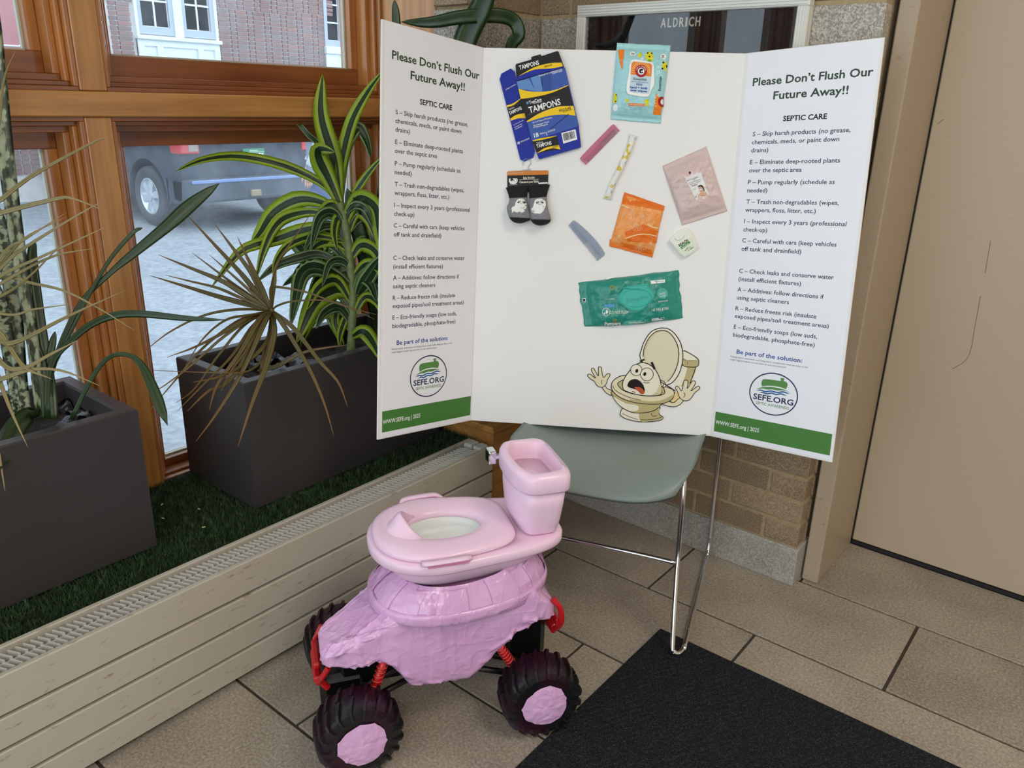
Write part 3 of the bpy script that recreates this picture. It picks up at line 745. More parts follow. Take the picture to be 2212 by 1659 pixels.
def poster(o, X, Y, Z, label):
    t = thing('poster', label, 'poster', o, mat3=M3(X, Y, Z), group='printed posters on the board wings')
    v, f = slab([(.0095, .004), (.3005, .004), (.3005, .912), (.0095, .912)], 0.0002, 0.0008); mesh('sheet', v, f, PAPER, t)
    w = 0.0010
    for a in (("Please Don’t Flush Our", (.0262, .840), (.2925, .840), .0172, .020), ("Future Away!!", (.079, .807), (.2455, .807), .0172, .020)):
        v, f = texts([a], w); mesh('heading', v, f, INKG, t)
    v, f = texts([("SEPTIC CARE", (.1073, .758), (.206, .758), .0112, .028)], w); mesh('subheading', v, f, INKK, t)
    for s, a, y, b in BODY:
        v, f = texts([(s, (a, y), (b, y), .0098, 0.010)], w); mesh('text_line', v, f, INKN, t)
    v, f = texts([("Be part of the solution:", (.0505, .2185), (.2125, .2185), .0102, .018)], w); mesh('slogan', v, f, INKB, t)
    for a in (("Raising septic awareness and being more careful with what we flush is the", (.0358, .2078), (.2268, .2078), .0040, 0.0, .15), ("single biggest impact we can have on our environment.", (.0355, .2005), (.1768, .2005), .0040, 0.0, .15)):
        v, f = texts([a], w); mesh('small_print', v, f, INKN, t)
    v, f = flat([[(.0105, .0155), (.2995, .0155), (.2995, .0660), (.0105, .0660)]], w); fb = mesh('footer_band', v, f, BAND, t)
    v, f = texts([("WWW.SEFE.org | 2025", (.0125, .0352), (.1275, .0352), .0100, .012)], w+0.0002); mesh('web_address', v, f, WHITEI, fb)
    # round emblem
    cx, cy, r = .1525, .1342, .0600
    v, f = flat(stroke(ell(cx, cy, r-.0015, .0512-.0013, 56), .0029, True), w); lg = mesh('emblem_ring', v, f, LOGON, t)
    S = lambda x, y: (cx+(x-736)/504*r, cy-(y-876)/560*.0512)
    tank = smooth2([S(490, 725), S(470, 640), S(490, 540), S(560, 512), S(700, 505), S(860, 500)], 16)+[S(862, 470), S(848, 440), S(850, 422), S(930, 418), S(932, 440), S(918, 470), S(920, 498)]+smooth2([S(950, 490), S(995, 530), S(1005, 600), S(985, 690)], 8)+smooth2([S(985, 690), S(860, 662), S(740, 660), S(600, 680), S(490, 725)], 12)[1:-1]
    hill = smooth2([S(365, 815), S(480, 750), S(620, 705), S(760, 692), S(920, 705), S(1060, 745)], 20)+smooth2([S(1060, 745), S(920, 735), S(820, 762), S(720, 752), S(610, 780), S(520, 775), S(365, 815)], 20)[1:-1]
    v, f = flat([tank, hill], w); mesh('emblem_tank', v, f, LOGOG, t)
    def wave(x0, y0, x1, y1):
        P = []
        for k in range(33):
            s = k/32; x = x0+(x1-x0)*s; y = y0+(y1-y0)*s+14*math.sin(s*PI*6+2.4); P.append(S(x, y))
        return stroke(P, [max(0.0003, .0032*min(1, 8*s, 8*(1-s))) for s in [k/32 for k in range(33)]])
    v, f = flat(wave(370, 850, 1080, 770)+wave(440, 898, 1015, 832), w); mesh('emblem_waves', v, f, LOGOB, t)
    v, f = texts([("SEFE.ORG", (cx-.0485, cy-.0190), (cx+.0505, cy-.0190), .0136, .022)], w); mesh('emblem_name', v, f, LOGON, t)
    v, f = texts([("SEPTIC AWARENESS", (cx-.0405, cy-.0305), (cx+.0415, cy-.0305), .0068, .008)], w); mesh('emblem_caption', v, f, LOGOG, t)
poster(LXo, LX, LY, LZ, 'septic care poster glued to the board wing beside the window planter')
poster(RXo, RX, RY, RZ, 'septic care poster glued to the board wing beside the beige door')

# ------------------------------------------------------------------ things taped to the centre panel
def item(name, label, cat_, px, py):
    u, v_ = Bp(px, py)
    t = thing(name, label, cat_, BO+BX*u+BY*v_+BZ*0.0003, mat3=M3(BX, BY, BZ)); t['uv'] = (u, v_)
    del t['uv']
    return t, (u, v_)
class It:
    """thing on the panel; L(px,py) gives board-local metric coordinates measured on the panel plane"""
    def __init__(s, name, label, cat_, px, py, zoom=None):
        s.t, s.o = item(name, label, cat_, px, py); s.z = zoom; s.lift = 0.0
    def L(s, x, y, w=None):
        if s.z: x, y = s.z[0]+x/s.z[2], s.z[1]+y/s.z[2]
        u, v_ = Bp(x, y, s.lift if w is None else w); return (u-s.o[0], v_-s.o[1])
    def P(s, pts): return [s.L(*p) for p in pts]
    def art(s, name, polys, mat, w, h=None, sub=0.0, parent=None):
        if name not in ('cartoon_line', 'barcode', 'leaf_drawing') and all(len(p) > 4 for p in polys) and 1 < len(polys) <= 20 and sum(len(p) for p in polys)/len(polys) != 4:
            for p in polys: v, f = flat([p], w); s.put(name, v, f, mat, h, sub, parent)
            return
        if name in ('orange_band', 'orange_corner', 'petal_print', 'white_tag'):
            qs = [p for p in polys if len(p) > 4 or name != 'white_tag' or abs(sum(p[i][0]*p[(i+1) % len(p)][1]-p[(i+1) % len(p)][0]*p[i][1] for i in range(len(p)))) > 2e-5]
            for p in qs: v, f = flat([p], w); s.put(name, v, f, mat, h, sub, parent)
            polys = [p for p in polys if p not in qs]
            if not polys: return
            name = 'bin_ring'
        v, f = flat(polys, w); s.put(name, v, f, mat, h, sub, parent)
    def put(s, name, v, f, mat, h=None, sub=0.0, parent=None):
        if h:
            if sub:
                bm = bmesh.new(); vs = [bm.verts.new(p) for p in v]
                for q in f:
                    try: bm.faces.new([vs[i] for i in q])
                    except ValueError: pass
                bmesh.ops.triangulate(bm, faces=list(bm.faces))
                for _ in range(4):
                    ed = [e for e in bm.edges if e.calc_length() > sub]
                    if not ed: break
                    bmesh.ops.subdivide_edges(bm, edges=ed, cuts=1, use_grid_fill=False)
                    bmesh.ops.triangulate(bm, faces=list(bm.faces))
                bm.verts.index_update()
                v = [tuple(p.co) for p in bm.verts]; f = [tuple(q.index for q in fc.verts) for fc in bm.faces]; bm.free()
            v = [(p[0], p[1], p[2]+h(p[0], p[1])) for p in v]
        return mesh(name, v, f, mat, parent or s.t)
    def txt(s, name, lst, mat, w, h=None, parent=None):
        """lst: (string, px0, px1, cap_in_px, bold[, slant])"""
        for a in lst:
            p0, p1 = s.L(*a[1]), s.L(*a[2]); q = s.L(a[1][0], a[1][1]-a[3]); cap = (Vector(q)-Vector(p0)).length
            v, f = texts([(a[0], p0, p1, cap)+tuple(a[4:])], w); s.put(name, v, f, mat, h, 0.0, parent)
def quad_frame(c):
    """c: 4 local corners TL,TR,BR,BL -> (s,t) coordinates in -1..1 (affine fit) and its inverse"""
    TLc, TRc, BRc, BLc = [Vector(p) for p in c]
    ctr = (TLc+TRc+BRc+BLc)/4; ex = (TRc+BRc-TLc-BLc)/4; ey = (TLc+TRc-BLc-BRc)/4; det = ex.x*ey.y-ex.y*ey.x
    def st(x, y):
        dx, dy = x-ctr.x, y-ctr.y
        return ((dx*ey.y-dy*ey.x)/det, (ex.x*dy-ex.y*dx)/det)
    return ctr, ex, ey, st
def pouch(it, outline_c, H, mat, nx=44, ny=44, crimp=(0.06, 0.06), vert=True, wrinkle=0.0022, seed=1.0, edge=0.012, name='pack', bow=0.0):
    """pillow pack between four corners; returns the height function"""
    ctr, ex, ey, st = quad_frame(outline_c)
    TLc, TRc, BRc, BLc = [Vector(p) for p in outline_c]
    lx, ly = ex.length, ey.length
    def hst(s, t):
        a, b = (s, t) if vert else (t, s)
        c0, c1 = crimp
        tt = (b+1)/2; inner = min(1.0, max(0.0, tt-c0)/0.16)*min(1.0, max(0.0, 1-c1-tt)/0.16)
        e = max(0.0, 1-abs(a)**4)
        x, y = s*lx, t*ly
        n_ = noise.noise(Vector((x*45, y*45, seed)))+0.6*noise.noise(Vector((x*110, y*110, seed+4)))
        rdg = 1-abs(noise.noise(Vector((x*60*(0.5 if vert else 1), y*60*(1 if vert else 0.5), seed+9))))*2
        base = 0.0018+(H*(inner**0.6)*(e**0.55))
        return max(0.0012, base+wrinkle*(n_+0.5*max(0, rdg)**3)*(0.35+0.65*inner)*min(1, 3*(1-max(abs(s), abs(t))+0.1)))
    V, Fc = [], []
    for i in range(nx+1):
        for j in range(ny+1):
            s, t = -1+2*i/nx, -1+2*j/ny
            a, b = (s+1)/2, (t+1)/2
            p = (BLc*(1-a)+BRc*a)*(1-b)+(TLc*(1-a)+TRc*a)*b
            jx = edge*lx*noise.noise(Vector((t*3, seed, 1)))*abs(s)**6; jy = edge*ly*noise.noise(Vector((s*3, seed, 7)))*abs(t)**6
            bw = -bow*(1-s*s)*(1-b)**2
            V.append((p.x+jx, p.y+jy+bw, hst(s, t)))
    nn = (nx+1)*(ny+1); V += [(p[0], p[1], 0.0002) for p in V[:nn]]
    for i in range(nx):
        for j in range(ny):
            a = i*(ny+1)+j; q = (a, a+ny+1, a+ny+2, a+1); Fc.append(q); Fc.append(tuple(nn+k for k in reversed(q)))
    bd = [i*(ny+1) for i in range(nx+1)]+[nx*(ny+1)+j for j in range(1, ny+1)]+[i*(ny+1)+ny for i in range(nx-1, -1, -1)]+[j for j in range(ny-1, 0, -1)]
    for k in range(len(bd)):
        a, b = bd[k], bd[(k+1) % len(bd)]; Fc.append((b, a, nn+a, nn+b))
    mesh(name, V, Fc, mat, it.t, True)
    def h(x, y):
        s, t = st(x, y)
        if bow:
            for _ in range(4):
                q = min(1, max(-1, t)); s, t = st(x, y+bow*(1-min(1, s*s))*(1-(q+1)/2)**2)
        return hst(max(-1, min(1, s)), max(-1, min(1, t)))
    return h
def film(name, c, rough=0.22, bump=0.35, scale=55):
    t = NT(name); t.color(c); t.set(rough=rough, spec=0.55); t.bump(t.noise(scale, 4, None, 0.6), bump, 0.004); return t.m
def ink(name, r, g, b, rough=0.4): return plain(name, rgb(r, g, b), rough, spec=0.22)
BLK, WHT = ink('print_black', 22, 20, 22), ink('print_white', 238, 238, 234)
YEL, BLU, LBL = ink('print_yellow', 242, 200, 20), ink('carton_blue', 20, 40, 150), ink('print_light_blue', 96, 140, 196)
ORG, RED_ = ink('print_orange', 236, 132, 40), ink('print_red', 168, 28, 48)

# tampon carton, flattened open
Z = (1070, 105, 6.636)
b = It('tampon_carton', 'opened blue, black and yellow tampon carton taped to the board centre', 'box', 1165, 230, Z)
b.lift = 0.004
side_fl = b.P([(62,440),(85,360),(220,285),(275,330),(365,715),(440,1000),(525,1310),(565,1470),(545,1560),(415,1618),(358,1590)])
v, f = slab(side_fl, 0.0006, 0.0036); fl = mesh('side_flap', v, f, BLU, b.t)
b.lift = 0.012
front = b.P([(305,470),(1000,270),(1200,1110),(525,1320)])
top_fl = b.P([(288,235),(300,218),(515,155),(512,125),(530,112),(645,80),(665,105),(885,32),(905,40),(985,262),(305,455)])
bot_fl = b.P([(525,1315),(1195,1112),(1228,1400),(1215,1415),(635,1580),(620,1575)])
v, f = slab(front, 0.0006, 0.011); fr_ = mesh('front_panel', v, f, ink('carton_mid_blue', 58, 88, 166), b.t)
v, f = slab(top_fl, 0.0006, 0.0105); tf = mesh('top_flap', v, f, BLK, b.t)
v, f = slab(bot_fl, 0.0006, 0.0105); bf = mesh('bottom_flap', v, f, BLU, b.t)
v, f = slab(b.P([(1190,1120),(1215,1190),(1235,1280),(1222,1305),(1200,1250)]), 0.0006, 0.004); mesh('glue_flap', v, f, WHT, b.t)
W1 = 0.0113
b.art('petal_print', [b.P([(305,475),(480,430),(575,610),(330,570)]), b.P([(505,415),(640,370),(680,480),(670,615),(575,612)])], LBL, W1, parent=fr_)
b.art('petal_print', [b.P([(640,372),(800,330),(800,600),(680,612)])], ink('print_deep_blue', 46, 78, 150), W1, parent=fr_)
bl_band = b.P(smooth2([(365,720),(560,690),(800,630),(1048,525)], 12))+b.P([(1118,815)])+b.P(smooth2([(1118,818),(900,830),(650,915),(450,1035)], 12))
yl_a = b.P(smooth2([(330,572),(480,612),(680,618),(860,590),(1040,522)], 12))+b.P(smooth2([(1048,530),(800,636),(560,694),(365,722)], 12))
yl_b = b.P(smooth2([(450,1038),(650,918),(900,832),(1118,822)], 12))+b.P([(1150,962)])+b.P(smooth2([(1145,960),(980,945),(760,965),(450,1055)], 12))
b.art('black_band', [bl_band], BLK, W1, parent=fr_); b.art('yellow_swoosh', [yl_a, yl_b], YEL, W1+0.0002, parent=fr_)
b.txt('lettering', [("TAMPONS", (490,925), (940,800), 88, .02), ("TopCare", (487,795), (665,745), 45, .02), ("everyday", (565,790), (668,765), 22, .0), ("18", (560,1275), (625,1258), 58, .03), ("Up To 8 Hours of Protection", (535,1072), (815,995), 22, .01), ("Dermatologist Tested", (548,1115), (768,1055), 22, .01), ("& Hypoallergenic", (550,1140), (755,1090), 22, .01), ("TAMPONS", (637,1235), (718,1215), 22, .01), ("UNSCENTED", (748,1205), (860,1170), 22, .01), ("COMPARE TO / COMPARABLE CON", (625,405), (955,305), 22, .01), ("TAMPAX PEARL", (815,370), (965,325), 20, .01), ("|", (735,1235), (742,1232), 42, .0)], WHT, W1+0.0004, parent=fr_)
b.txt('lettering', [("REGULAR", (918,908), (1088,865), 36, .02), ("absorbency", (970,915), (1095,880), 22, .01)], BLK, W1+0.0004, parent=fr_)
b.txt('lettering', [("PLASTIC APPLICATOR / APPLICATEUR DE PLASTIQUE", (485,955), (950,815), 22, .0), ("TAMPONS", (797,730), (915,695), 22, 0)], ink('print_grey', 96, 88, 84), W1+0.0004, parent=fr_)
b.art('pen_print', stroke(b.P([(790,1150),(1050,940)]), .0022), ink('print_dark_blue', 24, 40, 108), W1+0.0002, parent=fr_)
b.art('logo_dot', [b.P(ell(460, 778, 20, 20, 12))], LBL, W1+0.0004, parent=fr_)
W2 = 0.0107
b.txt('lettering', [("TAMPONS", (347,305), (630,225), 62, .02)], WHT, W2, parent=tf)
b.art('yellow_swoosh', [b.P(smooth2([(345,385),(560,265),(780,208),(945,198)], 10))+b.P([(970,248)])+b.P(smooth2([(950,255),(800,285),(600,300),(345,390)], 10))], YEL, W2, parent=tf)
b.art('blue_area', [b.P(smooth2([(345,388),(560,300),(780,285),(972,256)], 10))+b.P([(985,264),(305,457),(312,400)])], BLU, W2+0.0001, parent=tf)
b.txt('lettering', [("REGULAR", (708,270), (815,240), 24, .02)], BLK, W2+0.0003, parent=tf)
b.art('black_area', [b.P([(530,1330),(880,1245),(935,1445),(600,1495),(565,1420)])], BLK, W2, parent=bf)
b.art('yellow_swoosh', [b.P(smooth2([(600,1495),(720,1420),(910,1380)], 8))+b.P(smooth2([(932,1445),(800,1430),(600,1500)], 8)), b.P(smooth2([(530,1312),(650,1285),(880,1245)], 8))+b.P(smooth2([(870,1255),(700,1300),(535,1330)], 8))], YEL, W2+0.0002, parent=bf)
b.txt('lettering', [("TAMPONS", (595,1425), (808,1372), 50, .02), ("TopCare", (592,1368), (683,1345), 24, .01)], WHT, W2+0.0002, parent=bf)
b.txt('lettering', [("REGULAR", (825,1425), (908,1402), 20, .02)], BLK, W2+0.0004, parent=bf)
b.art('barcode_label', [b.P([(945,1210),(1148,1155),(1175,1300),(975,1362)])], WHT, W2, parent=bf)
bars = []; x = 0.0; rb = random.Random(5)
while x < 0.82:
    wd = rb.choice((0.018, 0.03, 0.045)); Q = lambda s, t: (945+(1148-945)*s+(975-945)*t, 1210+(1155-1210)*s+(1362-1210)*t)
    bars.append(b.P([Q(0.09+x, .1), Q(0.09+x+wd, .1), Q(0.09+x+wd, .78), Q(0.09+x, .78)])); x += wd+rb.choice((0.018, 0.03))
b.art('barcode', bars, BLK, W2+0.0003, parent=bf)
W3 = 0.0038; b.lift = 0.004
b.art('black_area', [b.P([(165,845),(255,815),(365,720),(420,925),(210,1000)])], BLK, W3, parent=fl)
b.art('yellow_swoosh', [b.P(smooth2([(162,815),(255,785),(365,712)], 8))+b.P(smooth2([(365,722),(270,805),(170,842)], 8)), b.P(smooth2([(215,1005),(300,950),(420,925)], 8))+b.P([(435,998)])+b.P(smooth2([(430,998),(330,1000),(225,1035)], 8))], YEL, W3+0.0002, parent=fl)
b.txt('lettering', [("TAMPONS", (207,952), (385,870), 48, .02), ("TopCare", (192,885), (272,850), 24, .01), ("18", (325,1375), (355,1362), 36, .03), ("COMPARE TO COMPARABLE", (150,600), (295,520), 18, 0), ("Up to 8 Hours of Protection", (262,1105), (410,1030), 18, 0), ("Dermatologist Tested", (278,1140), (385,1085), 20, 0), ("Hypoallergenic", (285,1165), (395,1110), 18, 0), ("TAMPONS UNSCENTED", (362,1350), (495,1295), 22, 0)], WHT, W3+0.0004, parent=fl)

# light blue wet-wipe pack
Z = (1310, 80, 8.295)
b = It('wipes_pack', 'pale turquoise hand and body wet wipes pack at the board top edge', 'wipes', 1384, 178, Z); b.lift = 0.008
TURQ = film('turquoise_film', rgb(160, 212, 214), 0.12, 0.7, 70)
h = pouch(b, b.P([(190,95),(1158,140),(975,1545),(75,1470)]), 0.016, TURQ, 50, 60, (0.05, 0.07), True, 0.0022, 2.0)
e = 0.0006
b.art('orange_corner', [b.P([(205,225),(325,225),(280,610),(235,470)]), b.P([(885,1010),(930,1080),(1010,1120),(975,1400),(830,1392)])], ORG, e, h, 0.006)
b.art('white_badge', [b.P(ell(470, 312, 50, 50, 20)), b.P(ell(1020, 352, 52, 52, 20)), b.P(ell(645, 405, 32, 24, 16)), b.P(ell(160, 1270, 45, 60, 16))], WHT, e, h, 0.006)
LEM = ink('print_lemon', 226, 214, 40); GRN = ink('print_green', 120, 168, 40)
b.art('lemon_print', [b.P(ell(595, 335, 32, 50, 16, 0.4)), b.P(smooth2([(720,290),(765,265),(815,290),(835,360),(820,430),(790,460),(730,430),(695,370)], 24, True)), b.P([(1100,430),(1100,640),(1030,600),(980,520),(1040,450)]), b.P(ell(715, 1165, 45, 38, 16)), b.P(ell(725, 1225, 28, 30, 14)), b.P(ell(365, 1150, 28, 32, 14)), b.P([(130,1020),(180,1010),(190,1100),(180,1190),(120,1190)])], LEM, e, h, 0.006)
b.art('lemon_leaf', [b.P(ell(765, 440, 40, 26, 14)), b.P(ell(618, 292, 14, 8, 8)), b.P(ell(740, 1145, 14, 10, 8))], GRN, e*1.4, h, 0.006)
b.art('face_print', [b.P(ell(738, 292, 14, 16, 10)), b.P(ell(810, 295, 14, 16, 10)), b.P([(750,345),(785,350),(775,378),(762,378)]), b.P(ell(1015, 465, 18, 18, 10)), b.P(ell(1000, 575, 18, 18, 10)), b.P([(1065,510),(1095,500),(1088,555),(1068,545)]), b.P(ell(175, 1045, 10, 16, 8)), b.P(ell(162, 1160, 12, 16, 8))], BLK, e*1.8, h, 0.006)
b.txt('lettering', [("30", (440,320), (500,328), 34, .02), ("wipes", (440,350), (498,354), 14, 0), ("Essentials", (968,975), (985,715), 48, .01), ("30", (1030,382), (1030,322), 42, .02), ("no alcohol", (620,405), (675,408), 12, 0)], BLK, e*1.6, h)
b.art('orange_strip', [b.P([(385,1195),(680,1212),(672,1255),(400,1245)])], ORG, e, h, 0.006)
b.txt('lettering', [("100% biodegradable fibers", (412,1232), (650,1242), 20, .02)], WHT, e*1.6, h); b.txt('lettering', [("30 pre-moistened wipes", (410,1280), (640,1285), 14, 0), ("6.0 x 7.0 in (15.2 x 17.8 cm)", (420,1305), (625,1310), 14, 0)], ink('print_slate', 70, 110, 130), e*1.6, h)
b.art('sun_logo_edge', [b.P(ell(1000, 1165, 78, 92, 24, 0, 1.2, 5.0))], RED_, e*1.8, h, 0.006); b.art('sun_logo_core', [b.P(ell(1003, 1170, 38, 48, 16, 0, 1.2, 5.0))], WHT, e*2.2, h, 0.006)
rays = []
for k in range(9):
    a = 1.6+k*0.36; rays.append(b.P([(985+100*math.cos(a), 1165-112*math.sin(a)), (985+135*math.cos(a+.05), 1165-150*math.sin(a+.05)), (985+135*math.cos(a-.05), 1165-150*math.sin(a-.05))]))
b.art('sun_rays', [r for k, r in enumerate(rays) if 1 < k < 7], WHT, e*1.6, h, 0.006)
lid_o = smooth2([(480,425),(740,460),(830,500),(845,600),(845,720),(850,860),(800,960),(760,1060),(680,1088),(430,1050),(365,1010),(360,880),(400,640),(415,500)], 60, True)
top = 0.0215
v, f = slab(b.P(lid_o), 0.014, top); lid = mesh('lid', v, f, plain('white_lid', rgb(238, 238, 232), 0.3), b.t)
b.art('lid_label', [b.P(smooth2([(470,462),(770,490),(810,530),(805,620),(795,740),(770,980),(720,1035),(450,1005),(410,960),(425,760),(440,560)], 48, True))], ink('label_pale', 196, 216, 228), top+.0002, parent=lid)
b.art('lid_sun', [b.P([(475,462),(770,492),(810,532),(795,730),(430,690),(442,520)])], ORG, top+.0004, parent=lid)
b.art('lid_rays', [b.P([(615+118*math.cos(a), 632-118*math.sin(a)), (615+165*math.cos(a+.04), 632-165*math.sin(a+.04)), (615+165*math.cos(a-.04), 632-165*math.sin(a-.04))]) for a in [k*0.22 for k in range(-1, 16)]], ink('ray_cream', 250, 226, 160), top+.0006, parent=lid)
b.art('lid_emblem', [b.P(ell(615, 632, 103, 110, 40))], RED_, top+.0007, parent=lid); b.art('lid_emblem_core', [b.P(ell(615, 635, 58, 62, 30))], WHT, top+.0009, parent=lid)
b.art('lid_arm', [b.P(smooth2([(580,640),(590,600),(630,590),(650,600),(640,625),(612,630),(620,655),(645,640),(650,665),(610,675),(590,665)], 28, True))], BLK, top+.0011, parent=lid)
b.txt('lettering', [("ARM & HAMMER", (545,605), (688,605), 22, .02)], WHT, top+.0011, parent=lid) if False else None
ring_t = []
for k, ch in enumerate("ARM & HAMMER"):
    if ch == ' ': continue
    a = PI*0.93-k*(PI*0.86/11); ring_t.append((ch, (615+74*math.cos(a)-7*math.sin(a)*1.0, 632-78*math.sin(a)-7*math.cos(a)), (615+74*math.cos(a)+9*math.sin(a), 632-78*math.sin(a)+9*math.cos(a)), 20, .02))
def letters(it, name, lst, mat, w, parent):
    L = []
    for ch, p0, p1, cap, bd in lst:
        q0, q1 = Vector(it.L(*p0)), Vector(it.L(*p1)); L.append((ch, q0, q1, cap/8.295*0.00087*1.0, bd))
    v, f = texts(L, w); mesh(name, v, f, mat, parent)
letters(b, 'emblem_letters', ring_t, WHT, top+.0011, lid)
b.txt('lettering', [("Essentials", (475,785), (712,805), 44, .01), ("with", (575,805), (610,808), 12, 0)], ink('print_dark_green', 40, 60, 50), top+.0007, parent=lid)
b.txt('lettering', [("hand + body", (420,935), (728,955), 40, .03), ("wet wipes", (418,985), (718,1010), 36, .03), ("KIDS", (528,880), (635,892), 34, .03), ("GENTLE CLEANING MOISTURE-RICH", (440,822), (738,845), 13, .01)], ink('print_cobalt', 30, 62, 140), top+.0007, parent=lid)

# baby booties on a card
Z = (1080, 340, 10.371)
b = It('baby_booties', 'pair of grey and black baby booties with ghost faces on a hanging card', 'booties', 1140, 420, Z); b.lift = 0.003
CLR = NT('clear_plastic'); CLR.color(rgb(225, 228, 232)); CLR.set(rough=0.15, trans=0.6, ior=1.2); CLR = CLR.m
hk = [b.L(*p) for p in ((690,280),(640,260),(650,190),(690,130),(680,70),(640,40),(560,40),(515,90),(518,180))]
tube('hook', [(p[0], p[1], 0.0025) for p in hk], 0.0013, CLR, b.t, 8, 30)
v, f = slab(b.P([(505,270),(690,270),(690,300),(505,300)]), 0.001, 0.0025); mesh('hook_tab', v, f, CLR, b.t)
v, f = slab(b.P(smooth2([(180,312),(400,302),(700,296),(1060,290)], 6)+[(1085,310),(1068,780),(165,780),(163,335)]), 0.0008, 0.0022); cd = mesh('card', v, f, BLK, b.t)
b.art('orange_strip', [b.P([(180,312),(1060,290),(1085,310),(1078,385),(167,405),(163,335)])], ink('card_orange', 208, 126, 48), 0.0024, parent=cd)
b.art('card_logo', [b.P(ell(297, 512, 100, 92, 28, 0, -0.45, PI+0.45))], WHT, 0.0024, parent=cd)
b.art('card_logo_pony', [b.P(smooth2([(235,480),(280,470),(305,500),(300,530),(285,530),(275,510),(255,535),(240,535)], 20, True)), b.P(smooth2([(270,445),(300,425),(310,440),(285,455)], 12, True))]+stroke(b.P(ell(345, 518, 26, 26, 18)), .0007, True), BLK, 0.0026, parent=cd)
b.txt('lettering', [("Baby Booties", (522,485), (778,470), 50, .02), ("Chaussons pour Bébés", (435,575), (868,560), 50, .02), ("Made in China / Fabriqué en Chine", (195,365), (525,352), 20, .01), ("Chausset", (220,600), (370,588), 30, .01)], ink('card_cream', 232, 222, 204), 0.0026, parent=cd)
b.art('card_rule', stroke(b.P([(435,498),(868,490)]), .0006)+stroke(b.P([(205,618),(390,608)]), .0005), WHT, 0.0026, parent=cd)
b.art('card_tab', [b.P([(862,565),(1068,555),(1068,590),(862,598)])], WHT, 0.0026, parent=cd)
KNIT = NT('grey_knit'); kn = KNIT.noise(600, 2); KNIT.color(KNIT.ramp(kn, [(0.35, rgb(104, 104, 108)), (0.65, rgb(150, 150, 154))])); KNIT.set(rough=0.9); KNIT.bump(kn, 0.4, 0.001); KNIT = KNIT.m
KBLK = plain('black_knit', rgb(20, 20, 22), 0.9, bump=0.4, bscale=500)
def bootie(cuff, toe, cl, cr, tl, tr, face):
    """soft sock: rows of cross sections from cuff to toe"""
    rows = []
    N = 26
    for k in range(N):
        s = k/(N-1)
        a = Vector(b.L(*catmull([(p[0], p[1], 0) for p in cl], N)[k][:2])); c = Vector(b.L(*catmull([(p[0], p[1], 0) for p in cr], N)[k][:2]))
        H = (0.010+0.022*math.sin(min(1, s*1.1)*PI*0.55))*(1-max(0, (s-0.86)/0.14)**2*0.85)
        ring = []
        for q in range(20):
            t = 2*PI*q/20; m = (a+c)/2; d = (c-a)/2
            ring.append((m.x+d.x*math.cos(t), m.y+d.y*math.cos(t), 0.003+H*(0.5+0.5*math.sin(t)) if True else 0))
        rows.append(ring)
    return rows
for (cl, cr, cuffn, toen, nm) in (([(135,680),(200,850),(215,1000),(165,1130),(215,1330),(300,1440),(400,1478)], [(640,640),(615,850),(610,960),(650,1140),(708,1360),(640,1430),(480,1480)], 8, 19, 0), ([(640,640),(660,860),(660,1000),(670,1180),(690,1380),(760,1480),(860,1528)], [(1125,610),(1060,830),(1060,960),(1090,1180),(1150,1390),(1080,1490),(940,1530)], 8, 19, 1)):
    rows = bootie(0, 0, cl, cr, 0, 0, 0)
    kc, kt = 6, 17
    vv, ff = loftg(rows[:kc+1]); sk = mesh('cuff', vv, ff, KBLK, b.t, True)
    vv, ff = loftg(rows[kc:kt+1]); ft = mesh('bootie_upper', vv, ff, KNIT, b.t, True)
    vv, ff = loftg(rows[kt:]); mesh('toe_cap', vv, ff, KBLK, b.t, True)
    dx = 0 if nm == 0 else 425
    gh = [(455,918),(520,930),(575,1000),(595,1080),(570,1160),(530,1225),(480,1240),(440,1215),(400,1235),(345,1225),(310,1205),(290,1240),(265,1225),(270,1190),(255,1150),(280,1110),(330,1090),(345,1010),(390,945)] if nm == 0 else [(880,920),(960,930),(1015,990),(1025,1070),(995,1150),(960,1220),(900,1265),(850,1258),(800,1262),(760,1255),(735,1235),(715,1235),(700,1180),(700,1140),(740,1110),(755,1040),(790,950)]
    def hb(x, y, rows=rows):
        best = 0.02; bd = 1e9
        for r in rows:
            for p in r[1:10]:
                d = (p[0]-x)**2+(p[1]-y)**2
                if d < bd: bd, best = d, p[2]
        return best
    b.lift = 0.030
    b.art('ghost_print', [b.P(smooth2(gh, 50, True))], WHT, 0.0010, hb, 0.008, parent=ft)
    ex_ = ((425, 998), (533, 1003)) if nm == 0 else ((840, 1008), (942, 1003))
    b.art('ghost_eyes', [b.P(ell(ex_[0][0], ex_[0][1], 36, 22, 16, -0.5)), b.P(ell(ex_[1][0], ex_[1][1], 36, 22, 16, 0.5))], BLK, 0.0018, hb, 0.008, parent=ft)
    b.art('ghost_pupils', [b.P(ell(ex_[0][0]+8, ex_[0][1]-4, 14, 10, 10)), b.P(ell(ex_[1][0]-8, ex_[1][1]-4, 14, 10, 10))], WHT, 0.0024, hb, 0.01, parent=ft)
    mx, my = (483, 1030) if nm == 0 else (888, 1045)
    b.art('ghost_smile', stroke(b.P(ell(mx, my, 26, 18, 10, 0, 0.0, PI)), .0007) if False else stroke(b.P([(mx-26, my-6), (mx-12, my+10), (mx, my+5), (mx+12, my+12), (mx+26, my)]), .0007), BLK, 0.0018, hb, 0.01, parent=ft)
    b.lift = 0.003

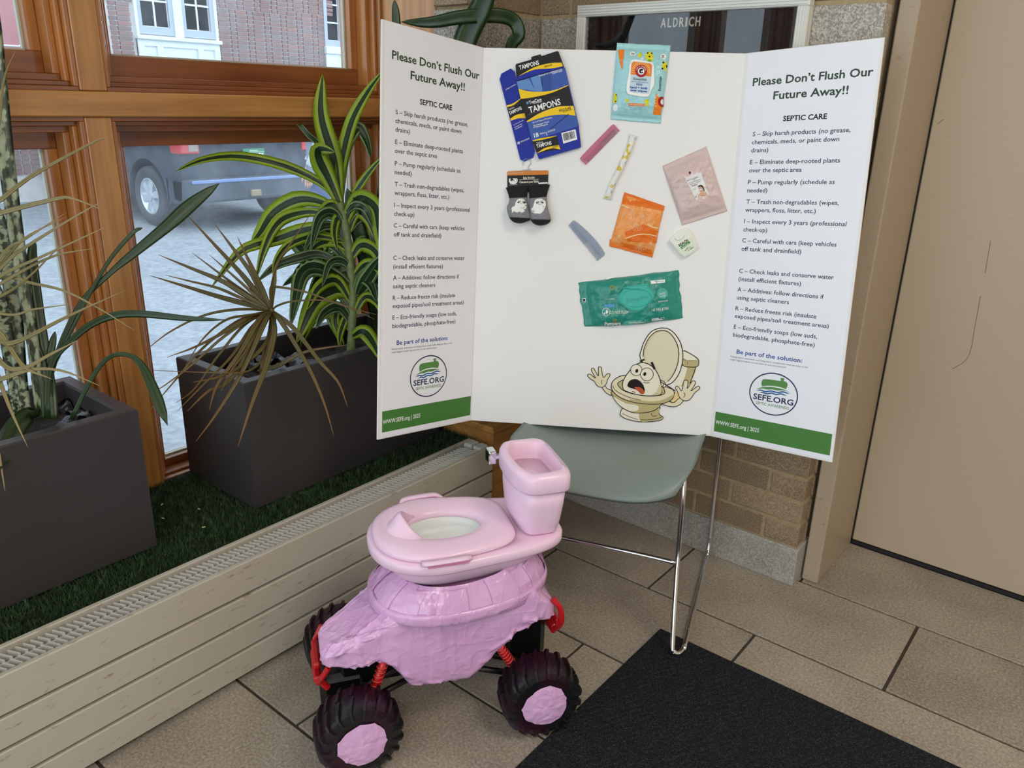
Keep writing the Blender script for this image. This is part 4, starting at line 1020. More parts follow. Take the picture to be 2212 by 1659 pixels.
# combs
def comb(name, label, mat, Z, spine, tip_edge, end_a, end_b, n1, n2, split, px, py, f1, f2):
    """spine: outer back edge (start,end); tip_edge: tooth tips (start,end)"""
    b = It(name, label, 'comb', px, py, Z); b.lift = 0.002
    S0, S1, T0, T1 = [Vector(b.L(*p)) for p in (spine[0], spine[1], tip_edge[0], tip_edge[1])]
    g = lambda s, t: tuple((S0.lerp(S1, s)).lerp(T0.lerp(T1, s), t))
    bow = end_a
    outer = smooth2([g(0.0, 0.55), g(0.0, 0.2), g(0.035, 0.0), g(0.25, -bow), g(0.5, -bow*1.4), g(0.75, -bow), g(0.965, 0.0), g(1.0, 0.2), g(1.0, 0.55)], 40)
    body = outer+[g(1.0, 1.0), g(0.955, 0.97), g(0.95, 0.42), g(0.05, 0.42), g(0.045, 0.97), g(0.0, 1.0)]
    v, f = slab(body, 0.0004, 0.0034); mesh('spine', v, f, mat, b.t)
    tv = []
    for k in range(n1+n2):
        if k < n1: s = 0.06+(split-0.06)*k/n1; wd = (split-0.06)/n1*f1
        else: s = split+(0.945-split)*(k-n1)/n2; wd = (0.945-split)/n2*f2
        v, f = slab([g(s, 0.40), g(s+wd, 0.40), g(s+wd*0.8, 1.0), g(s+wd*0.2, 1.0)], 0.0006, 0.0030); mesh('tooth', v, f, mat, b.t)
    v, f = slab([g(0.1, 0.14), g(0.9, 0.14), g(0.9, 0.24), g(0.1, 0.24)], 0.0034, 0.0040); mesh('rib', v, f, mat, b.t)
ZC = (1220, 260, 5.35)
comb('comb', 'pink plastic comb taped at a slant below the tampon carton', plain('pink_plastic', rgb(186, 92, 124), 0.35), ZC, ((170,440),(560,40)), ((245,515),(635,120)), 0.02, 0, 28, 26, 0.52, 1295, 312, 0.92, 0.5)
comb('comb', 'grey-blue plastic comb taped left of the orange pad wrapper', plain('grey_blue_plastic', rgb(136, 146, 166), 0.35), ZC, ((470,1545),(105,1150)), ((375,1622),(42,1215)), 0.17, 0, 20, 26, 0.45, 1266, 520, 0.5, 0.85)

# wrapped tampon stick
b = It('wrapped_tampon', 'slim tampon in a yellow and white flowered wrapper', 'tampon', 1340, 360, ZC); b.lift = 0.006
t = NT('flowered_wrapper'); n_ = t.n('ShaderNodeTexVoronoi'); n_.inputs['Scale'].default_value = 120; t.l(t.co(), n_.inputs['Vector'])
t.color(t.ramp(n_.outputs['Color'], [(0.25, rgb(226, 226, 220)), (0.5, rgb(214, 188, 60)), (0.62, rgb(236, 232, 214)), (0.8, rgb(180, 188, 204))], 'CONSTANT')); t.set(rough=0.3)
ax = [b.L(*p) for p in ((795,170),(775,235),(735,350),(640,560),(560,720),(510,850),(492,910))]
wd = [.011, .0075, .0074, .0074, .0074, .0080, .0115]; tk = [.0012, .005, .0065, .0065, .0065, .005, .0012]
P = catmull([(p[0], p[1], 0) for p in ax], 34); rings = []
for i, p in enumerate(P):
    s = i/33*6; k = min(int(s), 5); fr = s-k; w_ = wd[k]*(1-fr)+wd[k+1]*fr; h_ = tk[k]*(1-fr)+tk[k+1]*fr
    tg = (P[min(i+1, 33)]-P[max(i-1, 0)]).normalized(); sd = Vector((-tg.y, tg.x, 0))
    rings.append([p+sd*(w_*math.cos(2*PI*q/14))+Vector((0, 0, 0.001+h_+h_*math.sin(2*PI*q/14))) for q in range(14)])
v, f = loftg(rings); mesh('wrapper', v, f, t.m, b.t, True)
b.put('wrapper_seam', *cat(*[loftg([[(r[0][0], r[0][1], r[0][2]), (r[1][0], r[1][1], r[1][2]+.0004)] for r in rings], False, False, False)]), plain('wrapper_white', rgb(240, 240, 236), 0.3))

# orange pad wrapper
b = It('pad_wrapper', 'crinkled orange sanitary pad wrapper with leaf line drawings', 'wrapper', 1376, 487, ZC); b.lift = 0.006
OF = film('orange_film', rgb(236, 150, 70), 0.3, 0.6, 60)
h = pouch(b, b.P([(690,828),(1155,988),(1015,1585),(515,1455)]), 0.010, OF, 44, 48, (0.06, 0.05), True, 0.0025, 5.0)
DO = ink('deep_orange_print', 226, 112, 34)
b.art('orange_band', [b.P([(690,830),(1155,990),(1145,1045),(660,960)]), b.P([(520,1375),(1030,1500),(1012,1580),(515,1450)]), b.P([(690,1290),(900,1200),(1085,1280),(1060,1420),(720,1400)])], DO, 0.0005, h, 0.008)
LNI = ink('line_drawing_cream', 250, 214, 160)
lines = []
for (cx, cy, rr, a0) in ((790,1030,120,-2.0), (905,1095,100,-1.6), (830,1190,90,-1.6), (625,1330,85,-1.6), (870,1430,90,-1.6), (995,1410,90,-1.5)):
    for k in range(5):
        a = -a0+0.0+(k-2)*0.38; dx, dy = math.cos(a), math.sin(a)
        P = [(cx, cy), (cx+rr*.5*dx-rr*.13*dy, cy+rr*.5*dy+rr*.13*dx), (cx+rr*.85*dx-rr*.12*dy, cy+rr*.85*dy+rr*.12*dx), (cx+rr*dx, cy+rr*dy), (cx+rr*.85*dx+rr*.12*dy, cy+rr*.85*dy-rr*.12*dx), (cx+rr*.5*dx+rr*.13*dy, cy+rr*.5*dy-rr*.13*dx)]
        lines += stroke(b.P(smooth2(P, 22, True)), .00045, True)
b.art('leaf_drawing', lines, LNI, 0.0010, h)
b.art('cream_streak', stroke(b.P(smooth2([(640,978),(690,990),(740,1015)], 8)), .0022)+stroke(b.P(smooth2([(700,1365),(820,1325),(940,1315),(1065,1340)], 12)), .0022)+stroke(b.P(smooth2([(950,1200),(1020,1235),(1090,1245)], 8)), .0022), LNI, 0.0009, h)

# pale pink face-wipe pack
Z = (1420, 310, 6.636)
b = It('face_wipes_pack', 'pale pink face wipes pouch with a small white label', 'wipes', 1501, 403, Z); b.lift = 0.006
PF = film('blush_film', rgb(208, 184, 178), 0.35, 0.5, 45)
h = pouch(b, b.P([(75,320),(705,40),(1005,968),(360,1172)]), 0.012, PF, 46, 54, (0.07, 0.08), True, 0.003, 8.0)
b.art('label', [b.P([(360,440),(575,352),(600,375),(725,720),(720,755),(640,840),(590,840),(550,820)])], ink('label_white', 232, 230, 228), 0.0006, h, 0.008)
b.art('pink_drips', [b.P([(360,440),(575,352),(600,375),(608,420),(585,430),(560,400),(545,440),(510,445),(490,400),(470,465),(440,470),(420,490),(400,480)]), b.P([(580,775),(720,735),(720,755),(640,840),(590,840),(555,822)])], ink('label_blush', 226, 190, 186), 0.0010, h, 0.008)
b.txt('lettering', [("ANTI-AGING", (420,550), (582,492), 22, .0), ("Line-Up Resurfacing", (440,580), (612,522), 16, 0), ("Cleansing Wipes", (458,600), (610,548), 16, 0), ("Retinol", (490,620), (570,595), 18, .02), ("with vitamin", (490,668), (550,650), 10, 0), ("30", (535,782), (560,775), 18, .01)], ink('label_grey', 90, 88, 92), 0.0012, h)
b.art('portrait_hair', [b.P(smooth2([(572,630),(590,602),(630,598),(655,630),(668,680),(660,690),(640,640),(610,620)], 24, True)), b.P(ell(458, 424, 16, 20, 14))], ink('portrait_brown', 62, 40, 34), 0.0013, h)
b.art('portrait_skin', [b.P(smooth2([(582,640),(612,622),(640,645),(650,690),(690,700),(705,735),(640,760),(580,775),(585,735),(610,715),(605,690),(590,670)], 30, True))], ink('portrait_skin', 214, 172, 140), 0.0011, h)

# floss box
b = It('floss_box', 'small white dental floss box with a green label', 'floss', 1474, 526, Z); b.lift = 0.012
out = smooth2([(175,1390),(240,1310),(330,1245),(425,1215),(455,1240),(520,1350),(575,1480),(565,1510),(480,1580),(390,1632),(360,1615),(300,1560),(220,1460)], 48, True)
v, f = slab(b.P(out), 0.0004, 0.013); bd = mesh('case', v, f, plain('floss_white', rgb(232, 234, 222), 0.3), b.t)
bm = bmesh.new(); bm.from_mesh(bd.data); bmesh.ops.bevel(bm, geom=[e_ for e_ in bm.edges if all(abs(q.co.z-0.013) < 1e-5 for q in e_.verts) and len(e_.link_faces) == 2 and abs(e_.link_faces[0].normal.dot(e_.link_faces[1].normal)) < 0.5], offset=0.0025, segments=3, affect='EDGES'); bm.to_mesh(bd.data); bm.free()
b.art('label', [b.P(smooth2([(270,1480),(360,1410),(490,1345),(530,1420),(548,1480),(480,1545),(390,1595),(330,1550)], 30, True))], ink('floss_label', 222, 230, 206), 0.0133, parent=bd)
b.art('lid_line', stroke(b.P(smooth2([(245,1360),(270,1385),(310,1390),(360,1365),(385,1330),(375,1290)], 20)), .0008), ink('lid_line', 178, 184, 172), 0.0133, parent=bd)
v, f = slab(b.P(smooth2([(255,1350),(330,1280),(372,1275),(380,1320),(350,1360),(290,1385)], 24, True)), 0.0128, 0.0142); mesh('lid', v, f, MATS['floss_white'], bd)
b.txt('lettering', [("REACH", (320,1482), (445,1400), 40, .03)], BLK, 0.0137, parent=bd)
pill = stroke(b.P([(352,1492),(450,1420)]), .0058); b.art('green_pill', pill+[b.P(ell(352, 1492, 19, 19, 14)), b.P(ell(450, 1420, 19, 19, 14))], ink('pill_green', 70, 150, 56), 0.0137, parent=bd)
b.txt('lettering', [("Mint Waxed", (358,1502), (452,1432), 16, .02)], WHT, 0.0141, parent=bd); b.txt('lettering', [("MINT", (415,1510), (445,1490), 12, 0), ("DENTAL FLOSS", (398,1540), (480,1485), 12, .01), ("12 YARDS", (440,1545), (520,1488), 14, .02)], ink('floss_text', 60, 70, 60), 0.0139, parent=bd)

# teal wipes pack
Z = (1240, 570, 8.848)
b = It('teal_wipes_pack', 'large teal baby wipes pack marked do not flush', 'wipes', 1364, 645, Z); b.lift = 0.010
TEAL = film('teal_film', rgb(34, 138, 120), 0.3, 0.6, 50)
h = pouch(b, b.P([(75,365),(1995,120),(2090,1035),(205,1200)]), 0.020, TEAL, 66, 40, (0.075, 0.045), False, 0.0042, 11.0, 0.03, bow=0.0068)
lidc = smooth2([(940,475),(960,440),(1380,372),(1415,430),(1500,520),(1530,600),(1500,680),(1400,780),(1270,880),(1130,890),(1050,870),(920,780),(840,680),(850,600),(900,530)], 60, True)
LT = plain('teal_lid', rgb(48, 176, 156), 0.35); LT2 = plain('teal_emboss', rgb(38, 152, 134), 0.4)
v, f = slab(b.P(lidc), 0.014, 0.028); ld = mesh('lid', v, f, LT, b.t)
bm = bmesh.new(); bm.from_mesh(ld.data); bmesh.ops.bevel(bm, geom=[e_ for e_ in bm.edges if all(abs(q.co.z-0.028) < 1e-5 for q in e_.verts) and len(e_.link_faces) == 2 and abs(e_.link_faces[0].normal.dot(e_.link_faces[1].normal)) < 0.5], offset=0.003, segments=3, affect='EDGES'); bm.to_mesh(ld.data); bm.free()
b.lift = 0.028
b.put('lid_ridge', *cat(*[tubeg([(p[0], p[1], 0.0278) for p in b.P(ell(1190, 645, 285, 175, 40, -0.06))]+[(b.P(ell(1190, 645, 285, 175, 40, -0.06))[0]+(0.0278,))], 0.0014, 8)]), LT, parent=ld)
b.txt('embossed_name', [("Pampers", (1010,745), (1420,655), 80, .01)], LT2, 0.0283, parent=ld); b.lift = 0.016
b.txt('lettering', [("DO NOT FLUSH", (690,950), (1038,945), 60, .0), ("NE PAS JETER", (1482,900), (1808,870), 45, .0), ("Pampers", (588,1182), (890,1172), 72, .02), ("complete", (1042,1140), (1335,1132), 42, .01), ("HEAD", (1635,590), (1748,570), 34, .01), ("& TOE", (1640,632), (1745,615), 28, .01), ("DOUCEUR", (1612,732), (1792,712), 26, .01), ("complete", (600,680), (772,672), 24, 0)], WHT, 0.0013, h)
b.art('white_tag', [b.P([(610,260),(835,222),(842,245),(810,258),(625,305)]), b.P([(1460,322),(1740,295),(1735,355),(1470,382)]), b.P([(1485,1045),(1728,1018),(1725,1070),(1492,1095)]), b.P([(163,665),(222,655),(222,735),(163,742)])]+stroke(b.P(ell(612, 915, 70, 74, 30)), .0010, True), WHT, 0.0010, h, 0.010)
b.art('bin_figure', [b.P(ell(628, 872, 9, 9, 10)), b.P([(612,885),(645,885),(650,925),(638,930),(640,965),(622,965),(615,935),(600,935)]), b.P([(565,925),(600,925),(595,965),(572,965)])], WHT, 0.0011, h, 0.010)
b.txt('lettering', [("#1", (1490,365), (1515,360), 22, .02), ("PEDIATRICIAN CHOICE", (1535,345), (1715,330), 14, .01), ("#1", (1505,1078), (1532,1075), 22, .02), ("PEDIATRICIAN", (1545,1065), (1705,1048), 14, .01)], ink('teal_text', 20, 80, 72), 0.0016, h)
b.art('tag_mark', [b.P([(172,680),(212,674),(212,722),(172,728)])], BLK, 0.0016, h, 0.01)
LTP = ink('pale_teal_print', 92, 176, 162)
b.art('pale_shapes', [b.P(smooth2([(960,1110),(1050,1082),(1380,1062),(1430,1100),(1430,1130),(1200,1165),(955,1185)], 26, True)), b.P(ell(1690, 560, 102, 100, 30))], LTP, 0.0005, h, 0.010)
b.art('pale_band', [b.P([(570,610),(840,575),(850,700),(600,710),(525,660)])], ink('dull_teal_print', 70, 150, 138), 0.0005, h, 0.010)
b.art('blue_tag', [b.P([(578,765),(778,760),(775,822),(582,822)])], ink('tag_blue', 84, 160, 206), 0.0009, h, 0.010)
GOLD = ink('heart_gold', 196, 150, 36)
for (cx, cy) in ((732, 455), (775, 1090)):
    b.art('heart_logo', stroke(b.P(smooth2([(cx, cy+40), (cx-36, cy-5), (cx-25, cy-35), (cx, cy-15), (cx+22, cy-42), (cx+36, cy-15), (cx, cy+40)], 24)), .0011), GOLD, 0.0014, h)

# cartoon toilet cut-out
Z = (1260, 700, 7.542)
b = It('cartoon_toilet_cutout', 'printed paper cut-out of a cartoon toilet throwing up its hands', 'cutout', 1390, 815, Z)
INK = ink('cartoon_ink', 30, 20, 22, 0.6)
def cr(n, r, g, bb): return ink(n, r, g, bb, 0.6)
CR1, CR2, CR3, CR4 = cr('cartoon_cream', 226, 216, 182), cr('cartoon_shade', 188, 174, 124), cr('cartoon_light', 234, 228, 206), cr('cartoon_pale_shade', 210, 198, 156)
BK = ink('cartoon_backing', 236, 234, 228, 0.6)
w0 = 0.0012
class Ly:
    k = 0
def fill(P, m, sm=48, closed=True, name='cartoon_fill'):
    Ly.k += 1; pts = smooth2(P, sm, True) if sm else P
    b.art(name, [b.P(pts)], m, w0+Ly.k*0.00006)
def line(P, wpx=12, sm=40, closed=False):
    Ly.k += 1; pts = smooth2(P, sm, closed) if sm else P
    b.art('cartoon_line', stroke(b.P(pts), wpx/7.542*0.00089*1.35, closed), INK, w0+Ly.k*0.00006)
def shape(P, m, wpx=12, sm=48): fill(P, m, sm); line(P, wpx, sm, True)
lidp = [(930,560),(950,400),(1010,250),(1110,120),(1230,70),(1340,66),(1440,110),(1530,210),(1590,330),(1620,480),(1610,640),(1560,800),(1480,920),(1380,985),(1270,960),(1100,800)]
tankp = [(1600,440),(1640,448),(1750,490),(1840,545),(1880,600),(1870,670),(1835,705),(1740,960),(1600,1010),(1500,980),(1560,820)]
back = smooth2([(70,820),(110,800),(140,715),(200,720),(240,700),(300,700),(310,780),(400,795),(440,830),(400,950),(370,1000),(450,960),(520,890),(680,840),(900,640),(905,590),(960,380),(1100,120),(1250,60),(1400,80),(1540,210),(1620,430),(1750,480),(1890,590),(1860,700),(1800,920),(1830,930),(1810,1000),(1880,1010),(1900,1050),(1780,1180),(1700,1250),(1640,1250),(1560,1330),(1440,1350),(1300,1310),(1230,1370),(1240,1460),(1300,1510),(1260,1560),(1100,1595),(880,1590),(690,1545),(600,1480),(600,1440),(640,1370),(560,1290),(480,1180),(350,1110),(300,1030),(220,1010),(170,920)], 220, True)
v, f = slab(b.P(back), 0.0002, w0); mesh('paper_backing', v, f, BK, b.t)
fill([(1610,660),(1830,700),(1745,950),(1640,1010),(1500,985),(1560,830)], CR2, 36); fill([(1590,700),(1690,700),(1600,990),(1480,990)], CR3, 24)
line([(1830,705),(1740,965)], 12, 8)
shape([(1615,440),(1740,480),(1850,550),(1880,600),(1865,680),(1790,700),(1620,665)], CR2, 12, 40); fill([(1622,450),(1740,490),(1835,560),(1835,595),(1700,595),(1630,560)], CR3, 30); line([(1630,560),(1690,595),(1840,590)], 8, 16); line([(1697,615),(1694,655)], 8, 6)
shape(lidp, CR3, 14, 64)
fill([(985,530),(1000,400),(1070,240),(1180,130),(1300,105),(1400,140),(1490,250),(1545,400),(1550,560),(1510,720),(1430,850),(1330,930),(1200,900),(1050,760)], CR4, 56); fill([(1010,530),(1030,400),(1095,255),(1195,150),(1300,125),(1395,155),(1480,260),(1530,400),(1535,560),(1500,710),(1420,840),(1320,915),(1200,890),(1060,750)], cr('cartoon_lid', 220, 212, 184), 56)
line([(975,530),(990,400),(1060,240),(1170,130),(1300,102),(1400,140),(1490,250),(1548,400),(1552,560),(1512,720),(1440,860),(1370,935)], 13, 60)
# arms and hands
shape([(310,1030),(350,1000),(390,1050),(470,1085),(475,1160),(390,1130),(340,1080)], CR1, 11, 28)
handL = [(300,1028),(225,1000),(180,930),(115,890),(75,845),(80,815),(120,820),(200,880),(140,770),(135,725),(165,718),(200,770),(245,845),(245,730),(250,700),(290,700),(300,760),(330,870),(380,815),(425,805),(432,840),(395,900),(380,960),(350,1000)]
shape(handL, CR1, 11, 90); line([(305,905),(292,940),(305,980)], 9, 12)
shape([(1290,1300),(1400,1260),(1480,1275),(1570,1200),(1625,1240),(1570,1310),(1470,1345),(1370,1330)], CR1, 11, 36); fill([(1470,1110),(1540,1100),(1560,1200),(1490,1270),(1440,1250)], cr('cartoon_peach', 232, 204, 146), 24); line([(1400,1260),(1470,1275),(1550,1210)], 11, 16)
handR = [(1590,1215),(1555,1170),(1530,1090),(1500,1040),(1510,1012),(1550,1020),(1600,1090),(1630,960),(1645,915),(1690,915),(1705,960),(1690,1050),(1770,930),(1810,925),(1825,955),(1800,1010),(1750,1090),(1850,1015),(1890,1020),(1890,1055),(1810,1120),(1750,1210),(1690,1245),(1630,1240)]
shape(handR, CR1, 11, 90); line([(1635,1110),(1655,1150),(1630,1195)], 9, 12)
# pedestal and bowl
shape([(640,1370),(600,1450),(615,1490),(700,1540),(900,1585),(1100,1585),(1270,1555),(1295,1510),(1240,1470),(1225,1390),(1240,1350),(1000,1300),(760,1320)], CR3, 12, 60); fill([(930,1420),(1220,1370),(1230,1470),(1285,1510),(1250,1550),(1080,1580),(935,1580)], CR2, 30)
line([(630,1450),(760,1510),(890,1550)], 8, 16); line([(930,1555),(1100,1553),(1280,1515)], 8, 16); line([(1110,1440),(1115,1480),(1140,1497),(1195,1488)], 9, 14)
shape([(465,1090),(490,1190),(560,1290),(650,1370),(780,1430),(900,1445),(1060,1430),(1180,1390),(1280,1300),(1350,1240),(1000,1150),(700,1100)], CR2, 12, 60); fill([(490,1180),(560,1285),(650,1360),(760,1410),(870,1410),(905,1360),(860,1315),(700,1290),(580,1230)], CR3, 40)
rim = [(455,1010),(480,930),(560,865),(680,835),(1000,870),(1250,940),(1400,1020),(1470,1080),(1475,1160),(1420,1240),(1280,1290),(1100,1300),(900,1285),(700,1235),(560,1165),(480,1085)]
shape(rim, CR1, 13, 72); fill([(780,1220),(1100,1255),(1300,1225),(1470,1140),(1465,1180),(1400,1245),(1280,1285),(1100,1295),(900,1280),(775,1250)], CR2, 40)
line([(470,1000),(530,1080),(650,1150),(800,1205),(930,1230)], 9, 24)
shape([(560,980),(600,930),(700,900),(1000,920),(1260,1000),(1325,1090),(1300,1140),(1180,1165),(1000,1165),(800,1130),(640,1070)], CR2, 12, 56)
# head
head = [(655,1060),(640,960),(680,860),(770,740),(870,650),(970,625),(1080,660),(1170,740),(1230,850),(1260,960),(1268,1060),(1260,1140),(1100,1165),(900,1150),(740,1105)]
shape(head, CR3, 13, 64); fill([(1255,960),(1262,1130),(1120,1150),(1200,1080)], CR4, 24)
for (cx, cy, ax_, ay_, rt) in ((862,745,92,92,0.2), (1035,815,104,104,0.0)): shape(ell(cx, cy, ax_, ay_, 20, rt), CR3, 10, 40)
fill(ell(870, 758, 24, 32, 14, 0.3), INK, 24); fill(ell(1000, 810, 24, 32, 14, 0.3), INK, 24)
shape([(722,985),(760,920),(840,895),(910,920),(965,980),(995,1060),(985,1120),(940,1130),(880,1070),(800,1040),(740,1020)], INK, 8, 44); fill([(835,1030),(890,1020),(950,1040),(990,1090),(985,1125),(950,1135),(910,1105)], cr('cartoon_tongue', 186, 84, 52), 30)
line([(920,605),(995,570)], 26, 6); line([(1110,615),(1160,730)], 34, 6); line([(980,940),(1030,955),(1075,945)], 9, 12); line([(795,1092),(830,1100),(845,1120)], 9, 10)
line([(1250,905),(1320,940),(1335,975)], 10, 12); line([(1345,1010),(1500,1080)], 12, 8); shape(ell(1318, 1000, 24, 24, 14), CR3, 10, 24)
# ------------------------------------------------------------------ chair under the board
CHR = NT('chrome'); CHR.color((0.78, 0.78, 0.80, 1)); CHR.set(rough=0.07, metal=1.0); CHR = CHR.m
SHELL = plain('grey_green_shell', rgb(126, 138, 132), 0.38, spec=0.4, bump=0.02, bscale=500)
ca = math.radians(19.0)
chair = thing('stacking_chair', 'grey-green moulded chair with chrome sled legs under the display board', 'chair', (-0.957, 1.605, 0), ca)
ns, nt = 30, 34; V, Fc = [], []
def seat_z(x, y):
    s = x/0.228
    z = 0.436+0.020*abs(s)**3.2-0.006*(1-s*s)
    if y < -0.13: z -= 3.6*((-0.13-y)**2)
    if y > 0.12: z += 0.35*((y-0.12)**2)/0.10
    return z
for i in range(ns+1):
    for j in range(nt+1):
        s = -1+2*i/ns; y = -0.234+0.44*j/nt
        wdt = 0.225*(1-0.10*max(0, (-y-0.10)/0.12)**2)
        yy = y+(0.045*(abs(s)**4) if j == 0 else 0.045*(abs(s)**4)*max(0, 1-(y+0.234)/0.10))
        x = s*wdt; V.append((x, yy, seat_z(x, y)))
nn = len(V)
for i in range(ns+1):
    for j in range(nt+1):
        p = V[i*(nt+1)+j]; V.append((p[0]*0.985, p[1]*0.985, p[2]-0.009))
for i in range(ns):
    for j in range(nt):
        a = i*(nt+1)+j; q = (a, a+nt+1, a+nt+2, a+1); Fc += [q, tuple(nn+k for k in reversed(q))]
bd = [i*(nt+1) for i in range(ns+1)]+[ns*(nt+1)+j for j in range(1, nt+1)]+[i*(nt+1)+nt for i in range(ns-1, -1, -1)]+[j for j in range(nt-1, 0, -1)]
for k in range(len(bd)):
    a, b_ = bd[k], bd[(k+1) % len(bd)]; Fc.append((b_, a, nn+a, nn+b_))
mesh('seat', V, Fc, SHELL, chair, True)
V, Fc = [], []
for i in range(21):
    for j in range(15):
        s = -1+2*i/20; t_ = j/14; V.append((s*(0.215-0.02*t_**3), 0.232+0.06*t_-0.035*(1-s*s)+0.02, 0.56+0.27*t_-0.03*abs(s)**4*(1 if j > 10 else 0)))
nn = len(V); V += [(p[0], p[1]+0.008, p[2]) for p in V]
for i in range(20):
    for j in range(14):
        a = i*15+j; q = (a, a+15, a+16, a+1); Fc += [q, tuple(nn+k for k in reversed(q))]
bd = [i*15 for i in range(21)]+[300+j for j in range(1, 15)]+[i*15+14 for i in range(19, -1, -1)]+[j for j in range(13, 0, -1)]
for k in range(len(bd)):
    a, b_ = bd[k], bd[(k+1) % len(bd)]; Fc.append((b_, a, nn+a, nn+b_))
mesh('backrest', V, Fc, SHELL, chair, True)
R_ = 0.0062; zf = 0.0145
for s in (-1, 1):
    x = s*0.254; xt = s*0.205
    leg = [(xt*0.9, -0.03, 0.418), (xt*.97, -0.095, 0.412), (xt, -0.113, 0.385), (s*.212, -0.143, 0.20), (s*.228, -0.218, 0.04), (s*.234, -0.226, zf+0.005), (s*.245, -0.222, zf), (x, -0.20, zf)]
    tube('leg', leg, R_, CHR, chair, 12, 40)
    run = [(x, -0.206, zf), (x, 0.0, zf), (x, 0.21, zf), (x, 0.245, zf+0.006), (x, 0.262, zf+0.04), (x, 0.265, 0.12), (x*0.98, 0.262, 0.45), (x*0.95, 0.30, 0.70)]
    tube('runner', run, R_, CHR, chair, 12, 60)
tube('stretcher', [(-0.210, -0.141, 0.205), (-0.1, -0.139, 0.207), (0.1, -0.139, 0.207), (0.210, -0.141, 0.205)], R_*0.9, CHR, chair, 12, 24)
tube('seat_rail', [(-0.19, -0.05, 0.418), (0.19, -0.05, 0.418)], R_, CHR, chair, 10, 4)

# ------------------------------------------------------------------ floor mat
mt = NT('black_ribbed_mat'); wv = mt.n('ShaderNodeTexWave'); wv.inputs['Scale'].default_value = 22; wv.inputs['Distortion'].default_value = 3.0; wv.inputs['Detail'].default_value = 3
mt.l(mt.co('Object', (1, 1, 1), (0, 0, 0.5)), wv.inputs['Vector']); nz = mt.noise(420, 3)
mt.color(mt.ramp(nz, [(0.4, rgb(19, 20, 24)), (0.6, rgb(40, 42, 47)), (0.72, rgb(84, 84, 90))])); mt.set(rough=0.95, spec=0.2)
ad = mt.math('ADD', mt.math('MULTIPLY', wv.outputs['Fac'], 0.6), nz); mt.bump(ad, 0.7, 0.004)
v, f = boxg((-0.738, -0.6, 0.0006), (0.75, 1.542, 0.008), 0.003)
tag(mesh('floor_mat', v, f, mt.m), 'black ribbed entrance mat on the tile floor beside the truck wheel', 'mat')

# ------------------------------------------------------------------ toy truck wrapped in pink tape, carrying the potty
TRO, TRA = Vector((-0.990, 0.997, 0)), math.radians(56.5)
truck = thing('toy_truck', 'toy monster truck wrapped in crumpled pink tape', 'toy truck', TRO, TRA)
def ridges(n, verts, seed, ln=(0.02, 0.07), amp=(0.002, 0.0045), wd=(0.0022, 0.0045), up=0.0, box_=None):
    """creases: short segments that start on the surface and run along it"""
    r = random.Random(seed); out = []; pool = [Vector(p) for p in verts if box_ is None or all(a <= c <= b_ for a, c, b_ in zip(box_[0], p, box_[1]))]
    while len(out) < n and pool:
        p = r.choice(pool); L = r.uniform(*ln)
        near = [q for q in r.sample(pool, min(len(pool), 160)) if L*0.6 < (q-p).length < L*1.3]
        if up: near.sort(key=lambda q: -abs((q-p).normalized().z)); near = near[:3]
        if not near: out.append((p, p+Vector((L, 0, 0)), 0.0, 0.001)); continue
        out.append((p, r.choice(near), r.uniform(*amp)*r.choice((1, 1, 1, -0.6)), r.uniform(*wd)))
    return out
def rdisp(c, rs):
    s_ = 0.0
    for p, q, am, w_ in rs:
        e = q-p; t_ = max(0.0, min(1.0, (c-p).dot(e)/e.length_squared)); d = (c-(p+e*t_)).length
        if d < 3*w_: s_ += am*math.exp(-(d/w_)**2)*(1-abs(2*t_-1)**4*0.5)
    return max(-0.006, min(0.008, s_))
def crumple(v, f, rs, low=0.0015, sc=20):
    bm = bmesh.new(); vs = [bm.verts.new(p) for p in v]
    for q in f:
        try: bm.faces.new([vs[i] for i in q])
        except ValueError: pass
    bmesh.ops.recalc_face_normals(bm, faces=list(bm.faces)); bm.normal_update()
    bm.verts.index_update(); out = []
    for p in bm.verts:
        out.append(tuple(p.co+p.normal*(rdisp(p.co, rs)+low*noise.noise(p.co*sc))))
    fs = [tuple(q.index for q in fc.verts) for fc in bm.faces]; bm.free()
    return out, fs
tp = NT('pink_duct_tape')
def ridge(sc, st, seed):
    n_ = tp.noise(sc, 2, tp.co('Object', st, (seed, seed*0.7, seed*0.4)), 0.5)
    return tp.math('POWER', tp.math('SUBTRACT', 1.0, tp.math('MULTIPLY', tp.math('ABSOLUTE', tp.math('SUBTRACT', n_, 0.5)), 6.0)), 3.0)
r1 = tp.math('MAXIMUM', ridge(9, (1.0, 1.0, 0.35), 0.4), 0.0); r2 = tp.math('MAXIMUM', ridge(16, (0.5, 0.5, 1.2), 1.3), 0.0); r3 = tp.math('MAXIMUM', ridge(30, (1, 1, 0.6), 2.1), 0.0)
hh = tp.math('ADD', tp.math('ADD', r1, tp.math('MULTIPLY', r2, 0.7)), tp.math('ADD', tp.math('MULTIPLY', r3, 0.45), tp.math('MULTIPLY', tp.noise(45, 3), 0.6)))
tp.color(tp.ramp(tp.noise(8, 3), [(0.35, rgb(214, 162, 206)), (0.65, rgb(226, 178, 220))])); tp.set(rough=0.22, spec=0.6, coat=0.3); tp.bump(hh, 0.5, 0.003)
TAPE = tp.m
def interp(tab, u):
    for (a, b_) in zip(tab, tab[1:]):
        if u <= b_[0]:
            t_ = (u-a[0])/(b_[0]-a[0]); return [a[k]+(b_[k]-a[k])*t_ for k in range(1, len(a))]
    return list(tab[-1][1:])
